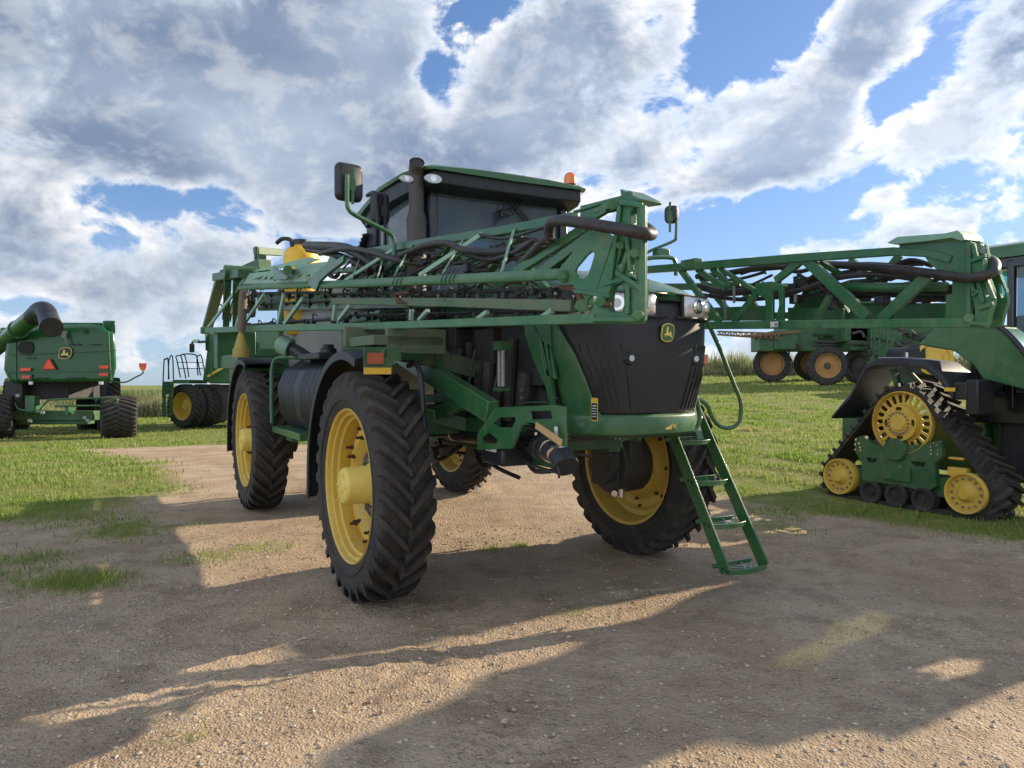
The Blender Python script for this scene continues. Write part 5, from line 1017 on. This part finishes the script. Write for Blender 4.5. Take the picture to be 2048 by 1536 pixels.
f.plate([P3(*q) for q in ((1706, 878), (1722, 872), (1742, 889), (1780, 893), (1846, 890), (1868, 884), (1880, 882), (1881, 915), (1866, 928), (1870, 975), (1850, 985), (1790, 972), (1722, 962), (1720, 925), (1707, 904))], lambda a, b, d: Vector((a, .03+d, b)), .10, [[P3(*q) for q in ((1730, 916), (1752, 918), (1748, 927), (1732, 926))], [P3(*q) for q in ((1818, 924), (1848, 926), (1846, 935), (1824, 934))]])
f.bb((ci[0].x, .12, .28), (ci[1].x, .5, .55)); f.cyl(A(1790, 900)+Vector((0, -.0, 0)), A(1790, 900)+Vector((0, .1, 0)), .17, n=30); f.lathe([(0, .16), (-.02, .15), (-.02, 0)], 30, M=Matrix.Translation(A(1790, 900))); f.box(A(1792, 948)+Vector((0, .03, 0)), (.42, .08, .2)); tf = f.build('track_frame', GDARK, MT, bevel=.008)
for (u, v) in [(1711, 880), (1717, 888), (1709, 890), (1719, 896), (1720, 902), (1709, 900), (1865, 888), (1872, 892), (1860, 895), (1875, 902), (1861, 902), (1874, 910), (1861, 909), (1771, 936), (1778, 934), (1772, 947), (1780, 955), (1796, 957), (1805, 951), (1806, 940), (1798, 935)]:
    p = A(u, v); g = MB(); g.cyl((p.x, .035, p.z), (p.x, .01, p.z), .014, n=8); g.build('frame_bolt', CHROME, tf)
f = MB(); p = A(1918, 945, .1); f.box(p, (.25, .12, .12)); f.box(A(1915, 918, .1), (.2, .1, .03)); f.build('tensioner', YELL, MT, bevel=.01)
# black fender above the track
fp_ = [(1662, 836), (1700, 790), (1733, 730), (1752, 722), (1800, 722), (1848, 729), (1878, 752), (1905, 790)]
f = MB(); rings = []
for i, (u, v) in enumerate(fp_):
    p = A(u, v, -.06); rings.append([p, p+Vector((0, 0, -.07 if 0 < i else -.02)), p+Vector((0, .03, -.075 if 0 < i else -.02)), p+Vector((0, .80, -.03)), p+Vector((0, .80, .03)), p+Vector((0, .10, .05)), p+Vector((0, .03, .035))])
f.loft(rings); tfn = f.build('track_fender', BLACK, MT, bevel=.01)
f = MB(); f.beam(A(1788, 740, .3), A(1800, 790, .3), .1, .06); f.beam(A(1815, 738, .35), A(1850, 775, .35), .03, .03); f.cyl(A(1812, 760, .45), A(1812, 760, .6), .13); f.build('fender_bracket', GREEN, MT)
f = MB(); p = A(1899, 780, -.07); f.bb(p+Vector((-.07, 0, -.025)), p+Vector((.07, .01, .025))); f.build('fender_reflector', STRAWY, tfn)
f = MB(); f.bb(A(1905, 800, -.02), A(1960, 765, .3)); f.bb(A(1930, 830, .0), A(1990, 760, .4)); f.build('step_box', BLACK, MT, bevel=.02)
# green inner fender
gp = [(1836, 690), (1868, 657), (1900, 652), (1988, 650), (2020, 672), (2052, 705), (2090, 760), (2090, 790), (1965, 760), (1945, 730), (1905, 702), (1870, 697)]
f = MB(); q0 = [T.at(u, v, 'y', .30) for u, v in gp]; f.prism(q0, [p+Vector((0, .5, 0)) for p in q0]); f.build('rear_fender', GREEN, MT, bevel=.02)
f = MB(); f.tube([T.at(u, v, 'y', .28) for u, v in ((1988, 648), (2016, 668), (2046, 702), (2084, 760))], .035, 8); f.build('fender_edge', BLACK, MT)
# cab and body; the hood and front tracks run on past the picture's right edge
f = MB(); yc0, yc1 = .75, 2.55; zt = 3.70
x0 = T.at(1948, 500, 'y', yc0).x-.05
f.loft([[Vector((x, y, z)) for y, z in ((yc0-.1, zt-.16), (yc0-.08, zt), (yc0+.2, zt+.07), (yc1-.2, zt+.07), (yc1+.08, zt), (yc1+.1, zt-.16))] for x in (x0, x0+.1, x0+.95, x0+1.05)]); f.build('cab_roof', GREEN, MT, sharp=30)
f = MB(); f.bb((x0+.02, yc0-.04, zt-.30), (x0+1.1, yc1+.04, zt-.155))
for x in (x0+.08, x0+.55, x0+1.05):
    for y in (yc0, yc1): f.beam((x, y, 1.5), (x, y, zt-.2), .09, .09)
f.bb((x0, yc0-.02, 1.3), (x0+1.1, yc1+.02, 1.72)); f.bb((x0+.05, yc0+.1, 1.7), (x0+.4, yc1-.3, 2.3)); f.build('cab_frame', BLGLOSS, MT, bevel=.015)
f = MB(); wa, wb = T.at(1977, 547, 'y', yc0), T.at(2020, 615, 'y', yc0); f.bb((wa.x, yc0-.006, wb.z), (wb.x, yc0+.006, wa.z)); f.build('side_window', GLASST, MT)
f = MB(); f.bb((x0+.12, yc0-.006, 1.72), (wa.x-.02, yc0+.006, zt-.3)); f.bb((wa.x, yc0-.006, wa.z+.02), (x0+.50, yc0+.006, zt-.3)); f.build('door_panel', BLGLOSS, MT)
f = MB(); f.bb((x0+.62, yc0-.006, 1.72), (x0+1.02, yc0+.006, zt-.3)); f.build('cab_door', GLASS, MT)
f = MB(); f.bb((x0+1.05, yc0+.05, 1.72), (x0+1.062, yc1-.05, zt-.3)); f.build('windshield', GLASS, MT)
f = MB(); f.bb((x0+.3, 1.4, 1.7), (x0+.8, 2.0, 2.1)); f.bb((x0+.25, 1.4, 2.1), (x0+.42, 2.0, 2.8)); f.build('cab_seat', DARKCAB, MT, bevel=.04)
f = MB(); f.bb((-1.6, .95, .55), (x0+.1, 2.35, 1.35)); f.bb((x0+.1, 1.15, .6), (3.9, 2.15, 1.3)); f.build('chassis', GDARK, MT, bevel=.02)
f = MB(); f.loft([[Vector((x, y, z)) for y, z in ((1.15, 1.2), (1.1, 1.9), (1.25, zz_), (2.05, zz_), (2.2, 1.9), (2.15, 1.2))] for x, zz_ in ((x0+1.15, 2.35), (3.4, 2.28), (3.9, 2.1))]); f.build('hood', GREEN, MT, sharp=30)
f = MB(); f.bb((.95, .85, .5), (1.5, 1.3, 1.45)); f.build('side_tank', BLACK, MT, bevel=.05)
# unseen plate out of frame, outlined and pierced to shape the yard's shadow
f = MB(); pr = [(1.0, .45), (1.0, 2.1), (1.60, 2.58), (1.72, 2.62), (1.76, 2.80), (2.05, 3.10), (2.12, 3.32), (2.34, 3.46), (2.42, 3.72), (2.66, 3.86), (2.86, 4.15), (3.15, 4.22), (3.2, 4.08), (3.6, 4.10), (3.66, 3.82), (3.80, 3.78), (3.74, 3.50), (3.95, 3.42), (3.98, 3.2), (4.2, 3.15), (4.15, 2.6), (4.05, 1.0), (4.05, .45)]
f.plate(pr, lambda a, b, d: Vector((a, 1.75+d, b)), .10, [[(2.72, 2.50), (2.80, 2.40), (2.98, 2.36), (3.04, 2.52), (3.16, 2.62), (3.22, 2.86), (3.34, 2.98), (3.24, 3.12), (3.10, 3.02), (3.04, 2.82), (2.90, 2.76), (2.86, 2.58)], [(3.70, 2.62), (3.82, 2.58), (3.93, 2.68), (3.90, 2.84), (3.80, 2.80), (3.72, 2.84)]]); f.build('shadow_plate', GREEN, MT, bevel=.01)
f = MB(); f.plate([(2.70, 2.42), (3.0, 2.34), (3.38, 3.04), (3.16, 3.18)], lambda a, b, d: Vector((a, 1.86+d, b)), .006); f.build('tint_pane', GLASSP, MT)  # pane added over the opening to tint its patch of light

# ------------------------------------------------------------------ helpers for machines seen from afar: photo position at a given distance
def W3(u, v, Y): return Vector(((u-1024)*Y/1500, Y, 1.8+(769-v)*Y/1500))
def grp(name, X, Y, label, cat, group=None):
    M = Matrix.Translation((X, Y, gz(X, Y))); return empty(name, M, label, cat, group), M.inverted()
class Far:
    """builds parts given in world coordinates under a thing whose Empty stands on the ground"""
    def __init__(s, name, X, Y, label, cat, group=None): s.o, s.I = grp(name, X, Y, label, cat, group)
    def part(s, f, name, mats, parent=None, **k):
        f.v = [tuple(s.I @ Vector(p)) for p in f.v]; return f.build(name, mats, parent or s.o, **k)
    def wheel(s, u, vb, vt, Y, wd=.5, rim=YELL, ang=TH, side=-1, R=None, lat=None, rr=.62, hubl=.05, nl=26):
        """wheel whose tyre spans vt..vb in the photo"""
        R = R or (vb-vt)*Y/1500/2; X = (u-1024)*Y/1500; c = s.I @ Vector((X, Y, gz(X, Y)+R)); f = MB(); hw = wd/2; r0 = R*rr
        f.lathe([(-.9*hw, r0+.01), (-.8*hw, r0-.03), (-.15*hw, r0*.92), (-.05*hw, r0*.6), (-.3*hw, r0*.3), (-.3*hw, 0)], 32); f.lathe([(.9*hw, r0+.01), (.8*hw, r0-.03), (.0*hw, r0*.92)], 32)
        rot = (0, 0, ang-math.pi/2 if False else ang+(0 if side < 0 else math.pi)-math.pi/2)
        w_ = f.build('wheel', rim, s.o, loc=c, rot=rot); tyre_mb(R, r0, wd, nl, .05, .3, .075).build('tyre', RUB, w_)
        f = MB(); f.lathe([(-.3*hw, r0*.28), (-.3*hw-hubl, r0*.26), (-.3*hw-hubl, 0)], 20); f.build('hub', DARKM if rim is ORANGE else rim, w_); return w_
# ------------------------------------------------------------------ combine at the left edge, seen from behind
Y0 = 25.0; C1 = Far('combine_harvester', -15.1, 26.5, 'dark green combine harvester seen from behind, with black unloading spout and orange warning triangle', 'combine', 'combine harvesters at the back of the yard')
def quadring(pts, Y): return [W3(u, v, Y) for u, v in pts]
f = MB(); o0 = [(12, 690), (14, 672), (60, 662), (80, 652), (180, 650), (205, 652), (216, 662), (228, 665), (231, 690), (233, 735), (226, 764), (20, 766), (8, 740)]
r0 = [W3(u, v, 25.0)+Vector((0, .0, 0)) for u, v in o0]; cen = W3(120, 710, 25); r00 = [cen+(p-cen)*.93+Vector((0, -.12, 0)) for p in r0]; r1 = [p+Vector((-2.45, 4.2, 0)) for p in r0]
f.loft([r00, r0, r1]); C1.part(f, 'body', GCOMB, bevel=.05, sharp=40)
f = MB(); f.beam(W3(20, 710, 24.83), W3(232, 702, 24.83), .05, .03); f.beam(W3(16, 745, 24.85), W3(230, 742, 24.85), .05, .04); f.beam(W3(32, 680, 24.86), W3(32, 764, 24.86), .02, .03); f.beam(W3(217, 665, 24.84), W3(222, 764, 24.84), .04, .03); C1.part(f, 'panel_seam', GDARK)
f = MB(); sk = lambda u0, v0, u1, v1, Y, L: f.prism([W3(u0, v0, Y), W3(u1, v0, Y), W3(u1, v1, Y), W3(u0, v1, Y)], [p+Vector((-.56*L, L, 0)) for p in (W3(u0, v0, Y), W3(u1, v0, Y), W3(u1, v1, Y), W3(u0, v1, Y))]); sk(40, 655, 205, 646, 25.6, 3); sk(205, 668, 231, 642, 25.2, 3); sk(0, 690, 28, 656, 27, 2); C1.part(f, 'grain_tank', GCOMB, bevel=.05)
f = MB(); f.tube([W3(-60, 735, 27.5), W3(-20, 706, 26.2), W3(8, 684, 25.4), W3(40, 657, 24.4), W3(82, 622, 23.2)], .27, 24, smooth=False); au = C1.part(f, 'unloading_auger', GCOMB)
f = MB()
for (u, v, Y) in ((14, 679, 25.2), (37, 660, 24.5)): f = MB(); p = W3(u, v, Y); d = (W3(40, 657, 24.4)-W3(8, 684, 25.4)).normalized(); f.cyl(p-d*.05, p+d*.05, .31, n=28); C1.part(f, 'auger_flange', GDARK, au)
f = MB(); f.tube([W3(66, 636, 23.6), W3(80, 622, 23.2), W3(92, 624, 22.9), W3(98, 640, 22.6), W3(103, 656, 22.2)], [.27, .27, .27, .28, .31], 28, cap=False); C1.part(f, 'spout', BLACK, au)
f = MB(); d = (W3(103, 656, 22.2)-W3(98, 640, 22.6)).normalized(); f.cyl(W3(103, 656, 22.2)-d*.02, W3(103, 656, 22.2)-d*.0, .295, n=28); C1.part(f, 'spout_mouth', DARKCAB, au)
for (u, v, w_, h_) in ((78, 757, .5, .05), (150, 757, .6, .05), (150, 690, .35, .04), (190, 690, .30, .04), (60, 717, .3, .03)):
    f = MB(); f.box(W3(u, v, 24.8), (w_, .04, h_)); C1.part(f, 'vent_slot', DARKCAB)
f = MB(); f.cyl(W3(171, 664, 24.9), W3(171, 664, 24.8), .06, n=14); C1.part(f, 'small_port', DARKCAB)
for (u, v) in ((62, 767), (202, 767), (36, 792), (85, 826), (170, 836), (176, 842), (60, 842)): f = MB(); f.box(W3(u, v, 24.75), (.12, .05, .10)); C1.part(f, 'lamp_block', WHITE if v == 767 else GREY)
f = MB(); f.cyl(W3(51, 697, 24.95), W3(51, 697, 24.72), .22, n=28); C1.part(f, 'round_port', DARKCAB)
f = MB(); f.tube([W3(130, 668, 24.75), W3(131, 678, 24.7), W3(132, 688, 24.7)], .03, 8); f.box(W3(130, 670, 24.8), (.18, .06, .24)); C1.part(f, 'latch', GREY)
badge_fr = lambda a, b, d: C1.I @ (W3(130.5, 707.5, 24.82)+Vector((a, -d, b)))
badge(C1.o, badge_fr, .39, BLACK, YELLP, sx=1.28)
tri = lambda k: [(-.48*k, -.26*k), (.48*k, -.26*k), (.06*k, .46*k), (-.06*k, .46*k)]
f = MB(); p = W3(98, 732, 24.8); f.plate(tri(.52), lambda a, b, d: p+Vector((a, -d, b)), .01); tr_ = C1.part(f, 'warning_triangle', SMVR); f = MB(); f.plate(tri(.40), lambda a, b, d: p+Vector((a, -.01-d, b)), .005); C1.part(f, 'triangle_face', SMV, tr_)
for (u, v, c_, m_) in ((51.5, 740, (.34, .10), SMV), (208, 735, (.28, .10), SMV)): f = MB(); f.plate(rrect(c_[0], c_[1], .01), lambda a, b, d: W3(u, v, 24.8)+Vector((a, -d, b)), .02); C1.part(f, 'reflector', m_)
for (u, v) in ((53, 755), (208, 750)):
    f = MB(); f.plate(rrect(.40, .20, .06), lambda a, b, d: W3(u, v, 24.85)+Vector((a, -d, b)), .03); q_ = C1.part(f, 'tail_lamp', GDARK); f = MB(); f.plate(rrect(.28, .10, .02), lambda a, b, d: W3(u, v, 24.82)+Vector((a, -d, b)), .03); C1.part(f, 'lamp_lens', REDR, q_)
f = MB(); f.bb(W3(10, 800, 26), W3(215, 764, 28.5)); f.bb(W3(40, 800, 25.6), W3(60, 766, 26)); f.bb(W3(185, 800, 25.6), W3(200, 766, 26)); C1.part(f, 'chopper', DARKCAB, bevel=.03)
f = MB(); f.tube([W3(u, v, 24.8) for u, v in ((80, 820), (95, 803), (110, 800), (190, 797), (230, 797), (234, 806), (228, 811), (200, 812), (110, 813))], .035, 8); f.tube([W3(u, v, 24.9) for u, v in ((30, 806), (40, 820), (80, 822))], .03, 8); f.bb(W3(130, 830, 24.9), W3(148, 812, 25.2)); f.bb(W3(190, 822, 24.8), W3(204, 800, 25.2)); f.bb(W3(50, 826, 25), W3(80, 792, 25.3)); C1.part(f, 'rear_guard', GREEN, bevel=.01)
f = MB(); f.bb(W3(0, 842, 25.5), W3(200, 822, 25.9)); f.bb(W3(5, 850, 25.6), W3(190, 838, 26.2)); C1.part(f, 'rear_axle', GDARK, bevel=.02)
f = MB(); f.tube([W3(u, v, 25.3) for u, v in ((205, 762), (228, 765), (252, 765), (270, 756), (285, 748), (286, 740))], .025, 8); f.box(W3(216, 764, 25.2), (.2, .06, .08)); am = C1.part(f, 'lamp_arm', GREEN)
f = MB(); f.plate([(-.13, .11), (.13, .11), (.12, .0), (.07, -.13), (-.07, -.13), (-.12, .0)], lambda a, b, d: W3(286, 734, 25.25)+Vector((a, -d, b)), .02); pl_ = C1.part(f, 'marker_plate', REDR, am); f = MB(); f.cyl(W3(286, 738, 25.22), W3(286, 738, 25.15), .06, n=18); C1.part(f, 'marker_lamp', AMBER, pl_)
C1.wheel(238, 870, 787, 25.3, wd=1.02, ang=rad(207), rr=.45); C1.wheel(-8, 884, 796, 25.0, wd=.95, ang=rad(207), rr=.45)
C1.wheel(218, 868, 766, 29.5, wd=.75, ang=rad(207), R=1.03); C1.wheel(178, 868, 766, 29.7, wd=.75, ang=rad(207), R=1.03); C1.wheel(35, 868, 766, 29.7, wd=.75, ang=rad(207), R=1.03)
# ------------------------------------------------------------------ combine half hidden behind the big sprayer
C2 = Far('combine_harvester', -11.3, 31, 'green combine with dual yellow wheels, railed platform and ladder, half hidden behind the sprayer', 'combine', 'combine harvesters at the back of the yard')
f = MB(); o0 = [(408, 668), (432, 668), (520, 660), (600, 662), (600, 770), (420, 768), (404, 760), (409, 735), (413, 702)]; r0 = [W3(u, v, 30.6) for u, v in o0]; f.loft([r0, [p+Vector((.2, 5, 0)) for p in r0]]); C2.part(f, 'body', GREEN, bevel=.06)
f = MB(); f.bb(W3(412, 702, 30.4), W3(432, 664, 31.5)); f.bb(W3(433, 706, 30.3), W3(520, 686, 31)); C2.part(f, 'cab_post', GCOMB, bevel=.03)
f = MB(); q_ = [W3(*c, 30.45) for c in ((414, 752), (440, 736), (458, 728), (458, 733), (440, 742), (416, 756))]; f.prism(q_, [p+Vector((0, .03, 0)) for p in q_]); C2.part(f, 'yellow_stripe', YELLP)
f = MB(); f.tube([W3(u, v, 30.3) for u, v in ((422, 752), (424, 716), (430, 712), (442, 712), (447, 716), (448, 740))], .03, 6); f.beam(W3(423, 730, 30.3), W3(447, 730, 30.3), .03); C2.part(f, 'hand_loop', GREEN)
f = MB(); f.tube([W3(u, v, 30.4) for u, v in ((414, 684), (398, 685), (387, 684), (384, 690))], .05, 8); f.loft([[W3(384, 697, 30.4)+Vector((a, d, b)) for a, b in rrect(.18, .36, .05)] for d in (-.04, .04)]); C2.part(f, 'mirror', BLGLOSS)
f = MB(); f.box(W3(392, 683, 30.35), (.22, .14, .12)); C2.part(f, 'mirror_bracket', CHROME)
rl = lambda pts, Y=30.2, r=.026: [W3(u, v, Y) for u, v in pts]
for pts in ([(361, 756), (354, 722), (352, 714), (360, 712), (370, 713), (378, 755)], [(372, 758), (364, 720), (362, 712), (372, 709), (388, 710), (394, 716), (401, 752)], [(396, 752), (394, 718), (398, 712), (403, 714), (410, 748)], [(325, 796), (328, 726), (331, 720), (336, 720), (338, 760)], [(347, 760), (345, 714), (338, 722), (337, 760)]):
    f = MB(); f.tube(rl(pts), .026, 6); 
    if pts[0][0] > 350: a, b_ = pts[0], pts[-1]; f.beam(W3(a[0]-3, 738, 30.2), W3(b_[0]-4, 738, 30.2), .03); f.beam(W3(a[0]-5, 726, 30.2), W3(b_[0]-5, 726, 30.2), .03)
    C2.part(f, 'railing', BLACK)
f = MB(); f.bb(W3(345, 768, 30.2), W3(415, 761, 32)); f.bb(W3(328, 790, 30.2), W3(346, 764, 30.5)); C2.part(f, 'platform', GREEN, bevel=.01)
f = MB(); f.beam(W3(330, 764, 30.2), W3(327, 834, 30.2), .05, .12); f.beam(W3(345, 764, 30.2), W3(342, 834, 30.2), .05, .12)
for v in (780, 795, 808, 820, 831): f.beam(W3(328, v, 30.2), W3(344, v, 30.2), .16, .04)
C2.part(f, 'ladder', GREEN, bevel=.01)
f = MB(); f.bb(W3(400, 842, 31), W3(560, 770, 33)); C2.part(f, 'underbody', DARKM)
C2.wheel(374, 856, 769, 30.6, wd=.55, ang=rad(62), rr=.62, R=.90); C2.wheel(404, 856, 769, 31.1, wd=.55, ang=rad(62), rr=.62, R=.90); C2.wheel(430, 856, 769, 34.0, wd=.55, ang=rad(62), rr=.62, R=.90)
# ------------------------------------------------------------------ machines on the lawn beyond
S1 = Far('field_sprayer', 14.4, 38, 'distant dark sprayer with orange wheels and long brown boom standing on the lawn', 'sprayer')
S1.wheel(1544, 772, 700, 39.2, wd=.42, rim=ORANGE, ang=rad(74), side=1, R=.95); S1.wheel(1623, 764, 698, 40.5, wd=.42, rim=ORANGE, ang=rad(74), side=1, R=.92); S1.wheel(1654, 768, 690, 36.8, wd=.44, rim=ORANGE, ang=rad(80), side=-1, R=.96)
f = MB(); f.bb(W3(1519, 703, 38.2), W3(1700, 694, 39.4)); f.bb(W3(1519, 703, 38), W3(1530, 674, 39.4)); f.bb(W3(1545, 700, 38), W3(1570, 668, 40)); f.bb(W3(1570, 697, 38.3), W3(1612, 655, 40)); f.beam(W3(1505, 668, 38.5), W3(1526, 700, 38.5), .12); f.beam(W3(1520, 668, 38.5), W3(1545, 680, 38.5), .10)
f.tube([W3(1531, 680, 38.1), W3(1537, 673, 38.1), W3(1545, 675, 38.1), W3(1548, 686, 38.1)], .10, 8); S1.part(f, 'chassis', GDARK, bevel=.04)
f = MB()
for k in range(26): p = W3(random.uniform(1575, 1705), random.uniform(672, 700), random.uniform(38, 39.5)); f.tube([p, p+Vector((random.uniform(-.6, .6), .1, random.uniform(-.3, .3))), p+Vector((random.uniform(-1.2, 1.2), 0, random.uniform(-.4, .2)))], random.choice((.03, .05, .08)), 6)
f.beam(W3(1628, 683, 38), W3(1700, 686, 38), .12); f.beam(W3(1628, 690, 38), W3(1700, 691, 38), .07); S1.part(f, 'plumbing', DARKM)
f = MB(); f.bb(W3(1600, 690, 38.5), W3(1700, 655, 40)); f.bb(W3(1630, 676, 38.3), W3(1690, 620, 40)); S1.part(f, 'tank', GDARK, bevel=.2)
f = MB(); f.beam(W3(1435, 664, 37.8), W3(1560, 668, 38), .08); f.beam(W3(1435, 670, 37.8), W3(1560, 679, 38), .09)
for k in range(11): u = 1437+k*11; f.beam(W3(u, 664+k*.3, 37.8), W3(u+6, 671+k*.8, 37.8), .05); f.beam(W3(u+6, 671+k*.8, 37.8), W3(u+11, 665+k*.3, 37.8), .05)
f.beam(W3(1490, 673, 37.8), W3(1600, 664, 38), .12); S1.part(f, 'boom', BROWN)
f = MB(); f.loft([[W3(1544, 736, 39.6)+Vector(((.98+k)*math.cos(t_)*.9, y, (.98+k)*math.sin(t_))) for t_ in [rad(a) for a in range(-20, 130, 15)]] for y, k in ((-.6, .03), (-.1, .03))], closed=False); S1.part(f, 'fender', BLACK)
S2 = Far('field_sprayer', 18.0, 37, 'distant green sprayer with black tyres and a tall ladder tower, right of the orange-wheeled sprayer', 'sprayer')
S2.wheel(1722, 768, 699, 37.5, wd=.6, rim=DARKM, ang=rad(35), side=-1, R=.90); S2.wheel(1765, 764, 699, 41.5, wd=.6, rim=DARKM, ang=rad(35), side=-1, R=.90)
f = MB(); f.bb(W3(1742, 730, 36.6), W3(1776, 655, 38)); f.bb(W3(1700, 702, 37), W3(1890, 660, 39)); f.bb(W3(1690, 684, 37), W3(1760, 610, 39)); S2.part(f, 'body', GDARK, bevel=.05)
f = MB()
for k in range(24): p = W3(random.uniform(1700, 1880), random.uniform(662, 700), random.uniform(36.4, 36.9)); f.tube([p, p+Vector((random.uniform(-.5, .5), .1, random.uniform(-.3, .3))), p+Vector((random.uniform(-1., 1.), 0, random.uniform(-.4, .2)))], random.choice((.03, .05, .07)), 6)
S2.part(f, 'plumbing', DARKM)
f = MB()
for u in (1746, 1757, 1772): f.beam(W3(u, 728, 36.3), W3(u+3, 660, 36.3), .05)
for v in (672, 684, 696, 708, 720): f.beam(W3(1746, v, 36.3), W3(1758, v, 36.3), .05)
S2.part(f, 'ladder', GREEN)
S3 = Far('field_machine', 18.2, 32, 'dark machine with one round yellow wheel showing above the black track fender', 'farm machine')
f = MB(); q_ = [W3(*c, 32.4) for c in ((1800, 752), (1808, 700), (1820, 694), (1888, 694), (1895, 705), (1898, 735), (1890, 752))]; f.prism(q_, [p+Vector((0, 1.6, 0)) for p in q_]); S3.part(f, 'body', BLACK, bevel=.1)
f = MB(); f.lathe([(0, .72), (-.1, .74), (-.14, .68), (-.14, .60), (-.04, .56), (-.04, .34), (-.14, .30), (-.14, 0)], 36, M=Matrix.Translation(W3(1868, 717, 32.3)) @ Matrix.Rotation(rad(-25), 4, 'Z')); S3.part(f, 'yellow_wheel', YELL)
f = MB(); f.bb(W3(1812, 727, 32.3), W3(1815, 706, 32.35)); S3.part(f, 'white_post', WHITE)
f = MB(); f.lathe([(0, .62), (.3, .64), (.3, 0)], 30, M=Matrix.Translation((W3(1850, 740, 32.6).x, 32.6, gz(17.8, 32.6)+.62))); S3.part(f, 'lower_roller', RUB)
